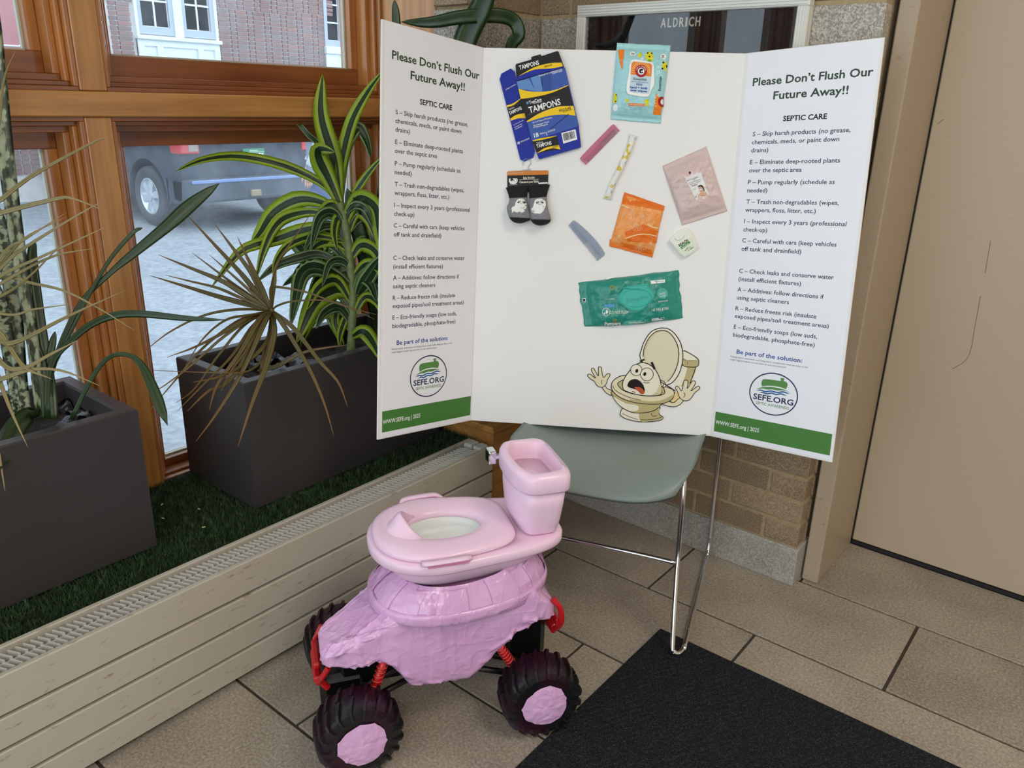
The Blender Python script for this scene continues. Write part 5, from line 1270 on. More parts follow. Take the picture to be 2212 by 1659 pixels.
# u, top, bottom, half width, centre v
prof = [(-0.236, .232, .214, .036, -.040), (-0.228, .238, .205, .050, -.040), (-0.18, .256, .200, .068, -.030), (-0.125, .285, .200, .082, -.016), (-0.100, .305, .178, .094, -.006), (-0.068, .325, .124, .100, 0), (-0.03, .33, .117, .102, 0), (0.053, .33, .112, .102, 0), (0.102, .33, .158, .102, 0), (0.15, .325, .205, .100, 0), (0.19, .315, .232, .098, 0), (0.222, .285, .222, .090, 0), (0.238, .262, .232, .080, 0)]
rings = []
for k in range(132):
    u = prof[0][0]+(prof[-1][0]-prof[0][0])*k/131; tz, bz, hw, vc = interp(prof, u); cz, hz = (tz+bz)/2, (tz-bz)/2; ring = []
    for q in range(150):
        t_ = 2*PI*q/150; c, s = math.cos(t_), math.sin(t_); pw = 0.30
        ring.append((u, vc+hw*math.copysign(abs(c)**pw, c)*(1-0.10*max(0, s)), cz+hz*math.copysign(abs(s)**pw, s)))
    rings.append(ring)
v, f = loftg(rings); v, f = crumple(v, f, ridges(110, v, 3, (.012, .06), (.0028, .0062), (.0016, .0030), box_=((-.24, -.12, .10), (.24, -.06, .31)))+ridges(50, v, 5, (.02, .06), (.0018, .0036), (.0016, .0030), box_=((-.24, -.1, .22), (-.09, .09, .3)))+ridges(20, v, 6, box_=((-.2, .06, .11), (.22, .12, .30))), 0.0022, 26)
mesh('taped_body', v, f, TAPE, truck, True)
def skirt_pt(t_, s, off=0.0):
    tab = [(0.0, .106, .095, .351), (0.25, .126, .103, .339), (0.55, .149, .114, .318), (0.8, .162, .121, .300), (0.92, .163, .121, .282), (1.0, .150, .105, .278)]
    a, bb, z = interp(tab, s); c, sn_ = math.cos(t_), math.sin(t_); aa = a*(1.0 if c < 0 else 1.0+(0.45-0.27*s)*min(1, c*2.5)); bb *= 1-0.14*max(0, c)
    z += 0.034*max(0, c)**2*(1-s)
    return Vector((0.035+(aa+off)*math.copysign(abs(c)**0.8, c), (bb+off)*math.copysign(abs(sn_)**0.8, sn_), z+off*0.4))
v, f = loftg([[skirt_pt(2*PI*q/96, k/23) for q in range(96)] for k in range(24)], False, True)
mesh('tape_skirt', v, f, TAPE, truck, True)
NS = 24; rr_ = random.Random(21)
for i in range(NS):          # upright strips of tape, lapped one over the next
    t0 = 2*PI*i/NS+rr_.uniform(-.03, .03); t1 = t0+2*PI/NS*1.16; s0 = rr_.choice((0.0, 0.02, 0.05, 0.14, 0.2)); off = 0.0010+0.0020*(i % 2)+0.0004*(i % 3)
    rs = ridges(rr_.choice((1, 2, 3, 4)), [skirt_pt(t0+(t1-t0)*x_/5, s0+0.06+(0.85-s0)*y_/12, off) for x_ in range(1, 5) for y_ in range(13)], 40+i, (.02, .045), (.0030, .0055), (.0014, .0024), 1.0)
    nx, ny = 8, 26; G, Fg = [], []
    for a in range(nx+1):
        for c in range(ny+1):
            tt_ = t0+(t1-t0)*a/nx; ss = s0+(0.93-s0)*c/ny+(0.03*noise.noise(Vector((tt_*9, i, 0))) if c == 0 else 0)
            p = skirt_pt(tt_, max(0, ss), off); n_ = Vector((math.cos(tt_), math.sin(tt_), 0.3)).normalized()
            G.append(p+n_*rdisp(p, rs))
    m_ = len(G); G += [p-Vector((math.cos(t0), math.sin(t0), 0.2))*0.0007 for p in G]
    for a in range(nx):
        for c in range(ny):
            q = (a*(ny+1)+c, a*(ny+1)+c+1, (a+1)*(ny+1)+c+1, (a+1)*(ny+1)+c); Fg += [q, tuple(m_+k for k in reversed(q))]
    mesh('tape_strip', G, Fg, TAPE, truck, True)
v, f = loftg([[skirt_pt(2*PI*q/120, s_, o_)+Vector((0, 0, 0.0010*noise.noise(Vector((q*.4, s_*4, 0))))) for q in range(120)] for s_, o_ in ((.70, .0020), (.705, .0052), (.80, .0054), (.86, .0054), (.915, .0052), (.92, .0020))], False, False)
mesh('tape_band', v, f, TAPE, truck, True)
TYRE = NT('tyre_rubber'); tn = TYRE.noise(9, 3); TYRE.color(TYRE.ramp(tn, [(0.45, rgb(22, 22, 24)), (0.62, rgb(44, 16, 32))])); TYRE.set(rough=0.35, spec=0.5); TYRE = TYRE.m
REDP = plain('red_plastic', rgb(190, 22, 30), 0.3, coat=0.2); BLKP = plain('black_plastic', rgb(14, 14, 15), 0.35)
def wheel_geo(sgn):
    prof_ = [(-.046, .048), (-.047, .060), (-.047, .074), (-.043, .086), (-.034, .0895), (-.018, .0915), (0, .092), (.018, .0915), (.034, .0895), (.043, .086), (.047, .074), (.047, .060), (.046, .048), (.036, .044), (-.036, .044)]
    n = 48; rr = []
    for k in range(n):
        a = 2*PI*k/n; rr.append([(r*math.cos(a), y, r*math.sin(a)) for y, r in prof_])
    m = len(prof_); V = [p for r in rr for p in r]; Fq = []
    for k in range(n):
        for i in range(m):
            j = (i+1) % m; k2 = (k+1) % n; Fq.append((k*m+i, k*m+j, k2*m+j, k2*m+i))
    parts = [(V, Fq)]
    for k in range(19):
        for side in (-1, 1):
            a = 2*PI*(k+(0.25 if side < 0 else -0.25))/19
            pts = []
            # lug runs from centre out over the shoulder, slanted
            for (y, r, da) in ((0.003, .0915, 0.10), (.020, .0910, 0.04), (.035, .0895, -0.02), (.044, .0830, -0.05), (.0485, .0720, -0.06)):
                pts.append((y*side, r, a+da*side))
            V2, F2 = [], []
            for (y, r, aa) in pts:
                wl2 = 0.060 if abs(y) < .04 else 0.050
                for dr, dd in ((-.004, -wl2), (-.004, wl2), (.0088, wl2*0.62), (.0088, -wl2*0.62)):
                    yy = y+(0.0035*side if abs(y) > .04 and dr > 0 else 0); V2.append(((r+dr)*math.cos(aa+dd), yy, (r+dr)*math.sin(aa+dd)))
            for q in range(4):
                for e in range(4): F2.append((q*4+e, q*4+(e+1) % 4, (q+1)*4+(e+1) % 4, (q+1)*4+e))
            F2.append((3, 2, 1, 0)); F2.append((16, 17, 18, 19)); parts.append((V2, F2))
    return cat(*parts)
wv_, wf_ = wheel_geo(1)
wm = None; hub = None
for (u, vv, steer) in ((-0.177, -0.130, 0.08), (0.194, -0.128, -0.04), (-0.177, 0.150, 0.08), (0.194, 0.132, 0.0)):
    if wm is None: o = mesh('wheel', wv_, wf_, TYRE, truck); wm = o.data
    else: o = link(bpy.data.objects.new('wheel', wm), truck)
    o.location = (u, vv, 0.0852); o.rotation_euler = (0, random.uniform(0, 3), steer); o.scale = (0.8475,)*3
    s = -1 if vv < 0 else 1
    rv, rf = loftg([[(r*math.cos(2*PI*k/32), y, r*math.sin(2*PI*k/32)) for k in range(32)] for y, r in ((s*.030, .046), (s*.047, .0485), (s*.0485, .047), (s*.040, .040))])
    rm = mesh('rim', rv, rf, REDP, o, True)
    rd = random.Random(int((u+1)*1000+vv*100)); nR = 11; rad_ = []
    for k in range(44): rad_.append(.0545+.0040*(rd.random() if k % 4 == 0 else 0)+.002*math.cos(2*PI*k/44*3+1))
    rings = []
    for i in range(nR):
        fr = 1-i/(nR-1); ring = []
        for k in range(44):
            a = 2*PI*k/44; r = rad_[k]*max(fr, 0.02); x, z = r*math.cos(a), r*math.sin(a)
            hy = .0495+.006*(1-fr**2)+.0022*noise.noise(Vector((x*70+u*9, z*70, vv)))*(1.0)+.0018*noise.noise(Vector((x*160, z*160, u)))
            ring.append((x, s*hy, z))
        rings.append(ring)
    hv, hf = loftg(rings, False, True); hub = mesh('hub_tape', hv, hf, TAPE, o, True)
v, f = cat(boxg((-0.20, -0.045, 0.115), (0.20, 0.045, 0.20), 0.008), boxg((-0.240, -0.05, 0.070), (-0.150, 0.045, 0.150), 0.012), boxg((0.14, -0.05, 0.10), (0.235, 0.045, 0.215), 0.014)); mesh('chassis', v, f, BLKP, truck)
for u in (-0.177, 0.194): tube('axle', [(u, -0.10, 0.085), (u, 0.10, 0.085)], 0.014, BLKP, truck, 14)
for s in (-1, 1):
    for (p0, p1) in (((-0.152, s*0.088, 0.098), (-0.116, s*0.088, 0.205)), ((0.156, s*0.088, 0.118), (0.112, s*0.088, 0.195))):
        p0, p1 = Vector(p0), Vector(p1); sh = tube('shock_absorber', [p0, p1], 0.0075, REDP, truck, 12)
        P = []
        ax_ = (p1-p0).normalized(); e1 = ax_.cross(Vector((0, 1, 0))).normalized(); e2 = ax_.cross(e1)
        for k in range(73):
            a = k/72*2*PI*9; P.append(p0.lerp(p1, 0.08+0.84*k/72)+e1*(0.0098*math.cos(a))+e2*(0.0098*math.sin(a)))
        v, f = tubeg(P, 0.0016, 6); mesh('spring', v, f, plain('spring_red', rgb(206, 70, 62), 0.25, metal=0.4), sh, True)
        v, f = cat(tubeg([p0-ax_*0.012, p0+ax_*0.010], 0.011, 10)); mesh('end_cup', v, f, REDP, sh, True)
    for (p0, p1) in (((-0.165, s*0.075, 0.095), (-0.04, s*0.05, 0.125)), ((0.165, s*0.075, 0.095), (0.04, s*0.05, 0.125)), ((-0.165, s*0.06, 0.12), (-0.05, s*0.04, 0.155)), ((0.165, s*0.06, 0.12), (0.05, s*0.04, 0.155))):
        tube('link_arm', [p0, p1], 0.0065, BLKP, truck, 8)
# bumpers
v, f = cat(boxg((-0.252, -0.060, 0.150), (-0.236, 0.036, 0.166), 0.004), boxg((-0.250, -0.052, 0.178), (-0.236, 0.030, 0.192), 0.004), tubeg([(-0.244, -0.058, 0.152), (-0.236, -0.070, 0.172), (-0.222, -0.075, 0.198)], 0.006, 8), tubeg([(-0.244, 0.034, 0.152), (-0.24, 0.046, 0.178), (-0.225, 0.05, 0.205)], 0.006, 8), tubeg([(-0.244, -0.012, 0.155), (-0.244, -0.012, 0.188)], 0.006, 8), tubeg([(-0.244, -0.05, 0.155), (-0.225, -0.05, 0.13)], 0.007, 8))
mesh('front_bumper', v, f, REDP, truck)
v, f = cat(tubeg([(0.232, -0.082, 0.275), (0.247, -0.090, 0.252), (0.250, -0.088, 0.215), (0.246, -0.060, 0.180)], 0.0065, 8, 16), tubeg([(0.232, 0.082, 0.275), (0.247, 0.090, 0.252), (0.250, 0.088, 0.215), (0.246, 0.060, 0.180)], 0.0065, 8, 16), boxg((0.241, -0.086, 0.205), (0.250, 0.086, 0.225), 0.003), boxg((0.240, -0.066, 0.172), (0.251, 0.066, 0.196), 0.004))
mesh('rear_bumper', v, f, REDP, truck)

# ------------------------------------------------------------------ pink potty
PINK = NT('pink_potty_plastic'); PINK.color(rgb(242, 207, 228)); PINK.set(rough=0.24, spec=0.5, sss=0.04); PINK = PINK.m
PINK2 = plain('deep_pink_recess', rgb(224, 140, 176), 0.35); WBOWL = plain('white_bowl_plastic', rgb(226, 230, 226), 0.35)
ZB = 0.345
pot = thing('toy_potty', 'pink toy potty with tank standing on the taped truck', 'potty', TRO+Vector((0, 0, ZB)), TRA)
def outl(a_f, a_r, b, z, rear_w=None, uc=0.012, n=72, p=2.3, pr_=4.5, vc=0.006):
    """potty outline: rounded front (small u), squarer rear"""
    o = []
    for k in range(n):
        t_ = 2*PI*k/n; c, s = math.cos(t_), math.sin(t_)
        if c < 0: x = uc-a_f*abs(c)**(2/p); y = b*math.copysign(abs(s)**(2/p), s)
        else: x = uc+a_r*abs(c)**(2/pr_); y = (b+((rear_w or b)-b)*min(1, abs(c)**(2/pr_)))*math.copysign(abs(s)**(2/pr_), s)
        o.append((x, vc+y, z-ZB))
    return o
v, f = loftg([outl(.066, .14, .060, .331, .055), outl(.090, .165, .082, .345, .068), outl(.101, .185, .094, .358, .078), outl(.112, .207, .104, .374, .085), outl(.124, .232, .114, .392, .090), outl(.128, .236, .116, .4015, .090)], True, False)
mesh('bowl', v, f, PINK, pot, True)
v, f = loftg([outl(.128, .236, .116, .3935, .092), outl(.137, .247, .125, .3945, .100), outl(.141, .250, .129, .399, .102), outl(.141, .250, .129, .413, .102), outl(.138, .247, .126, .4165, .099), outl(.128, .236, .116, .4175, .092), outl(.115, .140, .100, .4176, .088), outl(.112, .137, .097, .412, .085)], False, False)
mesh('rim', v, f, PINK, pot, True)
def ellr(a, b, z, n=72, uc=0.020, vc=0.008):
    return [(uc+a*math.cos(2*PI*k/n), vc+b*math.sin(2*PI*k/n), z-ZB) for k in range(n)]
so = lambda d, z: outl(.132-d, .148-d, .120-d, z, .098-d)
rings = [so(.004, .4176), so(0, .4205), so(0, .4265), so(.004, .4315), so(.014, .4345), ellr(.100, .078, .4345), ellr(.088, .060, .4325), ellr(.081, .053, .4275), ellr(.078, .050, .419), ellr(.079, .051, .4178)]
# align ring angle starts: both run counter-clockwise from +u
v, f = loftg(rings, False, False)
def guard(p):
    x, y, z = p; d = math.hypot((x+0.062)/0.020, (y-0.008)/0.042)
    return (x, y, z+0.034*max(0, 1-d*d)**1.2*(1 if z > .07 else 0))
mesh('seat', v, f, PINK, pot, True)
# finer splash guard
G, Fg = [], []
for i in range(17):
    for j in range(9):
        a = -1+2*i/16; t_ = j/8
        ang = PI+a*0.95; rr = 0.985+0.42*(1-t_)
        x = 0.020+.082*rr*math.cos(ang); y = 0.008+.055*rr*math.sin(ang)
        G.append((x-0.001, y, .4325-ZB+0.034*(1-a*a)**1.4*(3*t_*t_-2*t_**3)))
nn = len(G); G += [(p[0]+0.004*(1 if True else 0), p[1], .418-ZB) for p in G]
for i in range(16):
    for j in range(8):
        q = (i*9+j, i*9+j+1, (i+1)*9+j+1, (i+1)*9+j); Fg += [q, tuple(nn+k for k in reversed(q))]
bd = [i*9 for i in range(17)]+[16*9+j for j in range(1, 9)]+[i*9+8 for i in range(15, -1, -1)]+[j for j in range(7, 0, -1)]
for k in range(len(bd)):
    a, b_ = bd[k], bd[(k+1) % len(bd)]; Fg.append((a, b_, nn+b_, nn+a))
mesh('splash_guard', G, Fg, PINK, pot, True)
v, f = loftg([ellr(.082, .054, .4180), ellr(.079, .051, .4170), ellr(.076, .0485, .400), ellr(.070, .044, .388), ellr(.05, .03, .384), ellr(.01, .006, .383)], False, True); mesh('inner_bowl', v, f, WBOWL, pot, True)
for s in (-1, 1):
    P = [(-0.045, .006+s*.121, .424-ZB), (-0.035, .006+s*.131, .429-ZB), (0.0, .006+s*.134, .431-ZB), (0.035, .006+s*.133, .431-ZB), (0.05, .006+s*.124, .425-ZB)]
    C = catmull(P, 20); rr = []
    for i, p in enumerate(C):
        rr.append([p+Vector((0, dy*s, dz)) for dy, dz in ((-0.010, 0.0), (0.004, 0.0005), (0.006, -0.003), (0.003, -0.0055), (-0.010, -0.004))])
    v, f = loftg(rr); h_ = mesh('handle', v, f, PINK, pot, True)
    v, f = boxg((-0.036, .006+s*.1265-0.0065, .4172-ZB), (0.043, .006+s*.1265+0.0065, .4262-ZB), 0.001); mesh('handle_gap_shade', v, f, PINK2, pot)  # solid strip whose deeper pink paints the shade under the handle
# tank
def trk(u0, u1, hw, z, bul=0.012, n=64, hwr=None):
    o = []
    hwr = hwr or hw
    for k in range(n):
        t_ = 2*PI*k/n; c, s = math.cos(t_), math.sin(t_); p = 5.0
        x = math.copysign(abs(c)**(2/p), c); y = math.copysign(abs(s)**(2/p), s)
        u = (u0+u1)/2+(u1-u0)/2*x; w = hw if x < 0 else hwr
        if x < 0: u -= bul*(1-y*y)*abs(x)
        o.append((u, (hw+(hwr-hw)*(x+1)/2)*y, z-ZB))
    return o
v, f = loftg([trk(.180, .240, .062, .4172, .004), trk(.174, .246, .070, .424, .007), trk(.170, .250, .078, .45, .012), trk(.168, .254, .085, .49, .014), trk(.168, .256, .088, .526, .014)]); mesh('tank', v, f, PINK, pot, True)
orr = lambda d, z: trk(.161+d, .263-d, .096-d, z, .014)
inn = lambda d, z: trk(.180+d, .251-d, .078-d, z, .014, hwr=.068-d)
rings = [orr(.010, .522), orr(.002, .523), orr(0, .527), orr(0, .552), orr(.003, .559), orr(.010, .5625), inn(-.004, .5625), inn(0, .559), inn(.004, .535), inn(.010, .508), ]
v, f = loftg(rings, False, True); mesh('tank_lid', v, f, PINK, pot, True)
v, f = flat([[(p[0], p[1]) for p in inn(.0105, .5085)]], .5086-ZB); mesh('tank_floor', v, f, PINK2, pot)
v, f = boxg((.188, -.020, .509-ZB), (.232, .022, .524-ZB), 0.002); mesh('tank_block', v, f, PINK2, pot)
lv, lf = cat(boxg((.135, .070, .518-ZB), (.152, .100, .547-ZB), 0.003, 2), tubeg([(.163, .075, .533-ZB), (.148, .076, .533-ZB)], 0.006, 12))
mesh('flush_lever', lv, lf, CHR, pot)
v, f = texts([("FLUSH", (0, 0), (.020, 0), .0042, .01)], 0)
mesh('tank_lettering', [(.1528-.0, .045-p[0], .528-ZB+p[1]) for p in v], [tuple(reversed(q)) for q in f], BLK, pot) if False else None

# ------------------------------------------------------------------ letter board sign on the wall
ALU = plain('ribbed_aluminium', rgb(226, 224, 214), 0.35, metal=0.15)
DRK = plain('black_felt', rgb(16, 17, 20), 0.9)
sg = thing('letter_board', 'black letter board behind glass in a ribbed pale metal frame', 'sign', (-1.03, YW, 1.1))
x0, x1, z1, z0 = -1.347, -0.718, 1.481, 0.90
for (a, c) in (((x0, YW-0.032, z1-0.029), (x1, YW-0.003, z1)), ((x0, YW-0.032, z0), (x1, YW-0.003, z0+0.029)), ((x0, YW-0.032, z0+0.029), (x0+0.028, YW-0.003, z1-0.029)), ((x1-0.028, YW-0.032, z0+0.029), (x1, YW-0.003, z1-0.029))):
    fr = box('frame_bar', a, c, ALU, sg, 0.002)
    for k in range(4):
        if c[0]-a[0] > c[2]-a[2]: lo, hi = (a[0]+0.004, a[1]-0.0025, a[2]+0.004+k*0.0065), (c[0]-0.004, a[1]+0.001, a[2]+0.0075+k*0.0065)
        else: lo, hi = (a[0]+0.003+k*0.0065, a[1]-0.0025, a[2]), (a[0]+0.0065+k*0.0065, a[1]+0.001, c[2])
        vv, ff = boxg(lo, hi, 0.0008); mesh('rib', [tuple(Vector(p)) for p in vv], ff, ALU, fr, world=True)
box('felt_back', (x0+0.026, YW-0.012, z0+0.027), (x1-0.026, YW-0.005, z1-0.027), DRK, sg)
for k in range(34):
    zz = z1-0.033-k*0.016
    box('felt_ridge', (x0+0.028, YW-0.0142, zz-0.004), (x1-0.028, YW-0.0119, zz+0.004), DRK, sg)
GL2 = NT('sign_glass'); GL2.color((1, 1, 1, 1)); GL2.set(rough=0.0, trans=1.0, ior=1.45); GL2 = GL2.m
box('glass', (x0+0.027, YW-0.0245, z0+0.028), (x1-0.027, YW-0.0225, z1-0.028), GL2, sg)
lets = "ALDRICH"; xs = -1.098; IV = plain('ivory_letter', rgb(228, 222, 196), 0.5)
wds = [.0150, .0105, .0125, .0125, .004, .0135, .0125]
px_ = xs
for ch, wd_ in zip(lets, wds):
    vv, ff = text2d(ch, (px_, 1.4205), (px_+wd_, 1.4205), .0215, .012); ff = fixwind(vv, ff); m_ = len(vv)
    V = [(p[0], YW-0.0165, p[1]) for p in vv]+[(p[0], YW-0.0145, p[1]) for p in vv]
    Fq = [tuple(q) for q in ff]+[tuple(m_+i for i in reversed(q)) for q in ff]
    mesh('letter', V, Fq, IV, sg, world=True); px_ += wd_+(.109-sum(wds))/6

# ------------------------------------------------------------------ outside: brick building
OBR = NT('red_brown_brick'); oi = OBR.n('ShaderNodeObjectInfo'); OBR.color(OBR.mix(0.25, OBR.ramp(oi.outputs['Random'], [(0.0, rgb(122, 96, 92)), (0.35, rgb(142, 104, 98)), (0.6, rgb(130, 114, 112)), (0.85, rgb(156, 108, 96)), (1.0, rgb(110, 100, 104))]), OBR.ramp(OBR.noise(9, 3), [(0.3, rgb(120, 100, 98)), (0.7, rgb(170, 140, 132))]))); OBR.set(rough=0.9); OBR = OBR.m
OMO = plain('pale_mortar', rgb(214, 210, 208), 0.95, var=0.1)
WPT = plain('white_window_paint', rgb(222, 232, 232), 0.5, var=0.06, vscale=6); GPT = plain('grey_sash_paint', rgb(172, 184, 196), 0.5); DGL = plain('dark_window_glass', rgb(58, 66, 70), 0.08, var=0.3, vscale=3)
STN = mat_speckle('white_granite', rgb(206, 214, 214), rgb(160, 168, 168), rgb(232, 238, 238), 14, 0.8, 0.1, 0.1)
XB = -13.0
bld = thing('brick_building', 'red-brown brick building with white windows across the street', 'building', (XB, 9, -0.33))
def B3(px, py): p = onX(px, py, XB); return p.y, p.z
ob_ = [6.70, 8.13]      # window bay
box('wall', (XB-0.5, -8, -0.33), (XB-0.03, 18, 9.0), OMO, bld)
bm_ = {}
cH = 0.0685; ys0, ys1 = 6.10, 10.40; cnt = 0; rb = random.Random(11)
z = 1.70; row = 0
while z < 2.80 and cnt < 300:
    y = ys0-(row % 2)*0.11
    k = row % 2
    while y < ys1:
        L = 0.215 if (k % 2 == 0) else 0.107
        a, c = y+0.006, y+L-0.006; y += L+0.010; k += 1
        if a < ob_[0] < c: c = ob_[0]
        if a < ob_[1] < c: a = ob_[1]+0.006
        if c-a < 0.03 or (c > ob_[0]+0.001 and a < ob_[1]-0.001): continue
        # keep what the upper panes can show
        if a < 6.15 or cnt >= 298 or z > 1.72+0.62*(1+0.06*(a-6))+0.12: continue
        key = round(c-a, 3)
        if key not in bm_:
            vv, ff = boxg((-0.03, -(c-a)/2, 0.008), (0.0, (c-a)/2, cH-0.008)); o = mesh('brick', vv, ff, OBR, bld); bm_[key] = o.data
        else: o = link(bpy.data.objects.new('brick', bm_[key]), bld)
        o.location = (0.0, (a+c)/2-9, z+0.33); cnt += 1
    z += cH; row += 1
# remaining brickwork as one part
V, Fq = [], []
def addb(a, c, zz):
    q, r = boxg((XB-0.03, a, zz+0.008), (XB, c, zz+cH-0.008)); b0 = len(V); V.extend(q); Fq.extend([tuple(i+b0 for i in t_) for t_ in r])
zz = 1.70-cH*24; row2 = 0
while zz < 5.2:
    y = 2.5-(row2 % 2)*0.11; k = row2 % 2
    while y < 10.40:
        L = 0.215 if (k % 2 == 0) else 0.107; a, c = y+0.006, y+L-0.006; y += L+0.010; k += 1
        if a < ob_[0] < c: c = ob_[0]
        if a < ob_[1] < c: a = ob_[1]+0.006
        if c-a < 0.03 or (c > ob_[0]+0.001 and a < ob_[1]-0.001): continue
        inz = zz > 1.69 and zz < z-0.001 and a >= 6.10
        if inz and zz+0.001 < z: 
            if zz <= 1.72+0.62*(1+0.06*(a-6))+0.12 and a >= 6.15: continue
        addb(a, c, zz)
    zz += cH; row2 += 1
tag(mesh('far_brickwork', V, Fq, OBR, bld, world=True), kind='stuff')
# paired sash window with panel below
ya, yb = 6.715, 8.125
def win(name, y0, y1, z0_, z1_, cols, rws, glass, parent=bld):
    fr = mesh(name, *cat(boxg((XB-0.06, y0, z0_), (XB+0.01, y0+0.07, z1_)), boxg((XB-0.06, y1-0.07, z0_), (XB+0.01, y1, z1_)), boxg((XB-0.06, y0+0.07, z0_), (XB+0.01, y1-0.07, z0_+0.11))), GPT, parent, world=True)
    w_, h_ = (y1-y0-0.14)/cols, (z1_-z0_-0.11)/rws
    for i in range(cols):
        for j in range(rws):
            box('pane', (XB-0.05, y0+0.07+i*w_+0.014, z0_+0.11+j*h_+0.014), (XB-0.03, y0+0.07+(i+1)*w_-0.014, z0_+0.11+(j+1)*h_-0.014), glass, fr)
    v_, f_ = cat(*([boxg((XB-0.045, y0+0.07+i*w_-0.014, z0_+0.11), (XB-0.015, y0+0.07+i*w_+0.014, z1_)) for i in range(1, cols)]+[boxg((XB-0.045, y0+0.07, z0_+0.11+j*h_-0.014), (XB-0.016, y1-0.07, z0_+0.11+j*h_+0.014)) for j in range(1, rws)])); mesh('glazing_bar', v_, f_, WPT, fr, world=True)
win('window', 6.76, 7.355, 2.09, 4.1, 2, 5, DGL); win('window', 7.50, 8.075, 2.09, 4.1, 2, 5, DGL)
v, f = cat(boxg((XB-0.06, ya, 2.06), (XB+0.03, 6.76, 4.2)), boxg((XB-0.06, 7.355, 2.06), (XB+0.03, 7.50, 4.2)), boxg((XB-0.06, 8.075, 2.06), (XB+0.03, yb, 4.2)), boxg((XB-0.06, ya-0.02, 2.01), (XB+0.08, yb+0.03, 2.07), 0.01)); mesh('window_casing', v, f, WPT, bld, world=True)
v, f = cat(boxg((XB-0.03, ya, 1.45), (XB+0.0, yb, 2.01)), boxg((XB-0.03, ya, 1.45), (XB+0.03, ya+0.10, 2.01)), boxg((XB-0.03, yb-0.10, 1.45), (XB+0.03, yb, 2.01)), boxg((XB-0.03, ya+.1, 1.92), (XB+0.03, yb-.1, 2.01)), boxg((XB-0.03, 7.02, 1.45), (XB+0.03, 7.12, 1.92)), boxg((XB-0.03, 7.72, 1.45), (XB+0.03, 7.82, 1.92)), boxg((XB-0.03, ya, 1.30), (XB+0.03, yb, 1.45))); mesh('apron_panel', v, f, WPT, bld, world=True)
WARMG = plain('amber_curtained_glass', rgb(172, 138, 72), 0.3, var=0.35, vscale=5)
win('window', 10.36, 10.78, 2.13, 4.1, 1, 6, WARMG)
v, f = cat(boxg((XB-0.06, 10.36, 1.40), (XB+0.03, 10.78, 2.05)), boxg((XB-0.05, 10.34, 2.0), (XB+0.07, 10.80, 2.13), 0.01)); mesh('apron_panel', v, f, WPT, bld, world=True)
for k in range(8):
    z_ = 0.9+0.42*k; wide = 0.10 if k % 2 else 0.0
    box('quoin_stone', (XB-0.3, 10.72+wide, z_), (XB+0.10, 11.9, z_+0.415), STN, bld, 0.01)
# red panel on the facade
rp = thing('red_wall_panel', 'red panel with a rounded white outline on the far brick facade', 'panel', (XB, 4.0, 1.6))
box('panel', (XB+0.05, 2.6, 1.55), (XB+0.13, 5.22, 3.9), plain('faded_red', rgb(176, 110, 112), 0.6, var=0.1), rp, 0.01)
bx_ = [(2.75, 3.8), (4.95, 3.8), (5.02, 3.73), (5.02, 1.86), (4.95, 1.79), (2.75, 1.79)]
V, Fq = cat(*[tubeg([(XB+0.132, a[0], a[1]), (XB+0.132, c[0], c[1])], 0.012, 6) for a, c in zip(bx_, bx_[1:])]); mesh('outline', V, Fq, WPT, rp, world=True)

# ------------------------------------------------------------------ parked dark SUV
CARP = NT('dark_blue_car_paint'); CARP.color(CARP.ramp(CARP.noise(5, 4), [(0.3, rgb(30, 36, 46)), (0.7, rgb(62, 72, 86))])); CARP.set(rough=0.55); CARP = CARP.m
CXC, CYC, CZ = -8.92, 5.88, -0.33
suv = thing('parked_suv', 'dark dusty SUV parked with its rear to the window', 'car', (CXC, CYC, CZ))
# side profile: x away from the rear (negative), z above ground
top_p = [(0.0, .45), (0.03, .62), (0.05, 1.0), (-0.02, 1.1), (-0.12, 1.35), (-0.28, 1.72), (-0.6, 1.80), (-2.2, 1.82), (-2.9, 1.70), (-3.4, 1.22), (-4.4, 1.10), (-4.75, .95), (-4.85, .6), (-4.8, .34), (-4.35, .30)]
def arch(xc): return [(xc+(0.46 if xc > -1 else 0.657)*math.cos(PI*k/12), 0.36+0.46*math.sin(PI*k/12)*0.98) for k in range(12, -1, -1)]
low = [(-4.5, .30)] + [p for p in arch(-3.757)] + [(-3.05, .28), (-1.32, .28)] + [p for p in arch(-0.80)] + [(-0.30, .33), (-0.02, .34)]
polyc = [(x if x > -1.3 else -1.3+(x+1.3)*0.70, z) for x, z in top_p+low]
n = len(polyc); rings = []
for (yy, sx, dz) in ((-.95, .985, 0), (-.93, 1, 0.0), (.93, 1, 0), (.95, .985, 0)):
    rings.append([(x*sx if sx == 1 else x*0.99-0.02, yy*(1-0.16*max(0, (z-1.05))/0.8), z) for x, z in polyc])
V = [p for r in rings for p in r]; Fq = []
for k in range(3):
    for i in range(n): j = (i+1) % n; Fq.append((k*n+i, k*n+j, (k+1)*n+j, (k+1)*n+i))
for t_ in tess([(x, z) for x, z in polyc]): Fq += [tuple(t_), tuple(3*n+i for i in reversed(t_))]
mesh('body', V, Fq, CARP, suv)
TRIM = plain('grey_bumper_trim', rgb(70, 78, 88), 0.6, var=0.2, vscale=6); BRT = plain('pale_blue_trim', rgb(120, 142, 190), 0.25, metal=0.3)
v, f = boxg((-0.22, -.95, .34), (0.10, .95, .62), 0.03, 2); bp = mesh('rear_bumper', v, f, TRIM, suv)
v, f = boxg((0.0, -.88, .565), (0.115, .88, .605), 0.008); mesh('bumper_strip', v, f, BRT, bp)
v, f = boxg((0.09, -0.12, .38), (0.14, .02, .46), 0.01); mesh('tow_hitch', v, f, plain('hitch_tan', rgb(150, 138, 110), 0.6), bp)
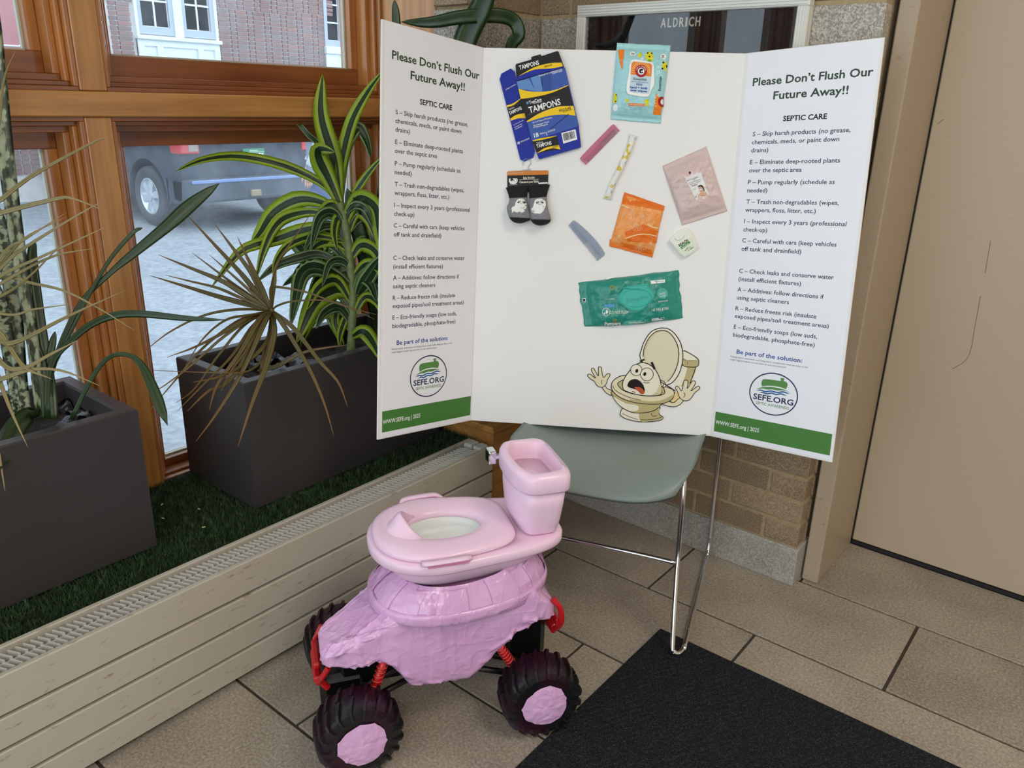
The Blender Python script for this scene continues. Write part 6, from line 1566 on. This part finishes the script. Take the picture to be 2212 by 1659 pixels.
v, f = slab([(-.93, .56), (-.80, .56), (-.86, .92), (-.98, 1.0)], -0.01, 0.0)
mesh('corner_trim', [(0.062-0.0, p[0], p[1]) for p in v]+[], f, BRT, suv) if False else None
v, f = boxg((-0.16, -.965, .90), (0.072, -.72, 1.16), 0.02, 2); tl = mesh('tail_lamp', v, f, plain('tail_red', rgb(190, 40, 44), 0.15, coat=0.5), suv)
v, f = boxg((0.06, -.86, .93), (0.078, -.74, 1.13), 0.004); mesh('lamp_lens', v, f, plain('lens_grey', rgb(150, 140, 130), 0.1), tl)
v, f = boxg((-0.16, .72, .90), (0.072, .965, 1.16), 0.02, 2); mesh('tail_lamp', v, f, MATS['tail_red'], suv)
v, f = boxg((0.058, -0.152, .795), (0.066, .152, .945), 0.002); pl_ = mesh('licence_plate', v, f, plain('plate_green', rgb(60, 132, 96), 0.4), suv)
v, f = texts([("HFA 870", (-.135, .815), (.135, .815), .075, .015), ("Vermont", (-.06, .912), (.06, .912), .018, .01)], 0); mesh('plate_lettering', [(0.0668, p[0], p[1]) for p in v], f, WHT, pl_)
v, f = cat(*[boxg((0.064, -0.15, z_), (0.0672, .15, z_+0.004)) for z_ in (.798, .90)]); mesh('plate_border', v, f, WHT, pl_)
v, f = boxg((-0.10, -.70, 1.18), (0.03, .70, 1.6), 0.02); mesh('rear_window', [(p[0]-0.17*(p[2]-1.18)/0.42, p[1], p[2]) for p in v], f, plain('car_glass', rgb(30, 34, 38), 0.05), suv)
v, f = cat(*[tubeg([(0.06, -.45+0.05*math.cos(2*PI*k/12), 1.06+.05*math.sin(2*PI*k/12)), (0.06, -.45+0.05*math.cos(2*PI*(k+1)/12), 1.06+.05*math.sin(2*PI*(k+1)/12))], 0.008, 6) for k in range(12)]); mesh('badge', v, f, CHR, suv)
TY2 = plain('dusty_tyre', rgb(62, 66, 72), 0.8, var=0.2, vscale=10); ALW = plain('bright_alloy', rgb(206, 216, 224), 0.25, metal=0.6)
def car_wheel(x, side):
    pr2 = [(-.10, .22), (-.11, .30), (-.10, .345), (-.07, .36), (.07, .36), (.10, .345), (.11, .30), (.10, .22), (.03, .215), (-.03, .215)]
    m_ = len(pr2); nseg = 40; V = [(r*math.cos(2*PI*k/nseg), y, r*math.sin(2*PI*k/nseg)) for k in range(nseg) for y, r in pr2]; Fq = []
    for k in range(nseg):
        for i in range(m_): j = (i+1) % m_; k2 = (k+1) % nseg; Fq.append((k*m_+i, k*m_+j, k2*m_+j, k2*m_+i))
    w = mesh('wheel', V, Fq, TY2, suv, True); w.location = (x, side*.845, .36)
    rr = [[(r*math.cos(2*PI*k/32), y*side, r*math.sin(2*PI*k/32)) for k in range(32)] for y, r in ((.06, .222), (.10, .222), (.10, .205), (.03, .198))]
    v, f = loftg(rr); mesh('rim', v, f, ALW, w, True)
    for k in range(6):
        a = 2*PI*k/6+0.2; ps_ = [(.03, -.032), (.205, -.048), (.205, .048), (.03, .032)]
        poly = [(p[0]*math.cos(a)-p[1]*math.sin(a), p[0]*math.sin(a)+p[1]*math.cos(a)) for p in ps_]
        v, f = slab(poly, .05, .09); mesh('spoke', [(p[0], p[2]*side, p[1]) for p in v], f, ALW, w)
    v, f = tubeg([(0, .05*side, 0), (0, .10*side, 0)], .055, 16); mesh('hub_cap', v, f, ALW, w)
for x in (-0.80, -3.02):
    for s in (-1, 1): car_wheel(x, s)
v, f = boxg((-0.34, -.95, .30), (-0.31, -.70, .62), 0.005); mesh('mud_flap', v, f, TRIM, suv)
v, f = boxg((-2.5, -.955, .72), (-1.3, -.945, .80), 0.004); mesh('side_moulding', v, f, BRT, suv)
v, f = boxg((-2.4, -.958, 1.18), (-0.5, -.93, 1.62), 0.004); mesh('side_window', [(p[0], p[1]*(1-0.16*max(0, (p[2]-1.05))/0.8), p[2]) for p in v], f, MATS['car_glass'], suv)

# ------------------------------------------------------------------ person outside
JEAN = plain('blue_denim', rgb(70, 88, 128), 0.9, var=0.25, vscale=20, bump=0.3, bscale=90, bdist=0.01); GREYJ = plain('grey_jacket', rgb(122, 132, 150), 0.85, var=0.12, vscale=8); SKIN = plain('skin', rgb(214, 168, 142), 0.6)
pe = thing('person', 'person in blue jeans and grey top standing outside the window beside the parked car', 'person', (-6.46, 4.99, -0.33), math.radians(-38))
def skin_body(name, verts, edges, rad_, mat, parent, sub=2):
    me = bpy.data.meshes.new(name); me.from_pydata(verts, edges, []); me.materials.append(mat)
    o = bpy.data.objects.new(name, me); link(o, parent)
    m_ = o.modifiers.new('skin', 'SKIN'); m_.use_smooth_shade = True
    for i, r in enumerate(rad_):
        sv = me.skin_vertices[0].data[i]; sv.radius = r if isinstance(r, tuple) else (r, r); sv.use_root = (i == 0)
    s_ = o.modifiers.new('sub', 'SUBSURF'); s_.levels = sub; s_.render_levels = sub
    return o
vb = [(0, 0, .95), (0, 0, 1.12), (0, .01, 1.32), (0, .01, 1.46), (0, .0, 1.53), (0, -.01, 1.60), (0, -.02, 1.70), (0, -.01, 1.77),
      (.10, 0, .90), (.115, .01, .50), (.12, .03, .10), (.12, -.10, .05), (-.10, 0, .90), (-.115, .0, .50), (-.12, .02, .10), (-.12, -.11, .05),
      (.19, .01, 1.43), (.26, .03, 1.15), (.24, -.06, .92), (.235, -.09, .84), (-.19, .01, 1.43), (-.27, .02, 1.15), (-.27, -.08, .92), (-.27, -.11, .84)]
eb = [(0, 1), (1, 2), (2, 3), (3, 4), (4, 5), (5, 6), (6, 7), (0, 8), (8, 9), (9, 10), (10, 11), (0, 12), (12, 13), (13, 14), (14, 15), (3, 16), (16, 17), (17, 18), (18, 19), (3, 20), (20, 21), (21, 22), (22, 23)]
rb_ = [(.16, .12), (.15, .11), (.17, .12), (.12, .09), .058, .07, .095, .07, .10, .075, .055, .045, .10, .075, .055, .045, .065, .05, .042, .038, .065, .05, .042, .038]
pb = skin_body('body', vb, eb, rb_, GREYJ, pe)
jb = skin_body('jeans', [(0, 0, .96), (0, 0, 1.04), (.10, 0, .88), (.115, .01, .50), (.12, .03, .09), (-.10, 0, .88), (-.115, 0, .50), (-.12, .02, .09)], [(0, 1), (0, 2), (2, 3), (3, 4), (0, 5), (5, 6), (6, 7)], [(.18, .135), (.17, .125), .118, .092, .080, .118, .092, .080], JEAN, pe)
WSL = plain('white_sleeve', rgb(214, 222, 226), 0.7); BST = plain('sleeve_blue', rgb(70, 160, 200), 0.7)
v, f = tubeg([(-.20, .01, 1.42), (-.27, .02, 1.15), (-.27, -.08, .95)], [.080, .075, .066, .060, .056], 14, 5); mesh('sleeve', v, f, WSL, pe, True)
v, f = tubeg([(.20, .01, 1.42), (.26, .03, 1.15), (.24, -.06, .95)], [.080, .075, .066, .060, .056], 14, 5); mesh('sleeve', v, f, WSL, pe, True)
for s in (-1, 1):
    hand = []
    bx0 = Vector((s*.25, -.095, .86)); hand.append(tubeg([bx0+Vector((0, 0, .04)), bx0, bx0-Vector((0, .005, .05))], [.030, .036, .032], 10))
    for k, L in enumerate((.055, .066, .062, .048)): hand.append(tubeg([bx0+Vector((0, -.026+.017*k, -.045)), bx0+Vector((-.006*s, -.026+.017*k, -.045-L*0.6)), bx0+Vector((-.016*s, -.026+.017*k, -.045-L))], [.0095, .009, .007], 8))
    hand.append(tubeg([bx0+Vector((-.01*s, -.032, 0)), bx0+Vector((-.02*s, -.052, -.03)), bx0+Vector((-.022*s, -.055, -.055))], [.012, .010, .008], 8))
    v, f = cat(*hand); mesh('hand', v, f, SKIN, pe, True)
    v, f = boxg((s*.12-.048, -.17, 0.0), (s*.12+.048, .10, .085), 0.035, 3); mesh('shoe', v, f, plain('dark_shoe', rgb(50, 58, 84), 0.7), pe, True)
rings = [[(r*math.cos(2*PI*k/20), -.012+r*1.12*math.sin(2*PI*k/20), z_) for k in range(20)] for z_, r in ((1.555, .045), (1.58, .066), (1.62, .078), (1.67, .083), (1.72, .080), (1.76, .062), (1.785, .03))]
v, f = loftg(rings); hd = mesh('head', v, f, SKIN, pe, True)
rings = [[(r*math.cos(2*PI*k/20), .006+r*1.1*math.sin(2*PI*k/20), z_) for k in range(20)] for z_, r in ((1.64, .076), (1.68, .090), (1.73, .090), (1.775, .070), (1.80, .03))]
v, f = loftg(rings); mesh('hair', v, f, plain('dark_hair', rgb(48, 36, 28), 0.7), hd, True)
v, f = cat(boxg((-.035, -.108, 1.675), (-.018, -.096, 1.685), .003), boxg((.018, -.108, 1.675), (.035, -.096, 1.685), .003)); mesh('eyes', v, f, BLK, hd)
v, f = tubeg([(0, -.098, 1.672), (0, -.118, 1.642), (0, -.104, 1.635)], [.007, .011, .008], 8); mesh('nose', v, f, SKIN, hd, True)
v, f = boxg((-.022, -.1, 1.612), (.022, -.088, 1.619), .003); mesh('mouth', v, f, plain('lip', rgb(170, 96, 90), 0.5), hd)
for s in (-1, 1): v, f = boxg((s*.082-.008, -.02, 1.64), (s*.082+.008, .015, 1.69), .007, 2); mesh('ear', v, f, SKIN, hd, True)
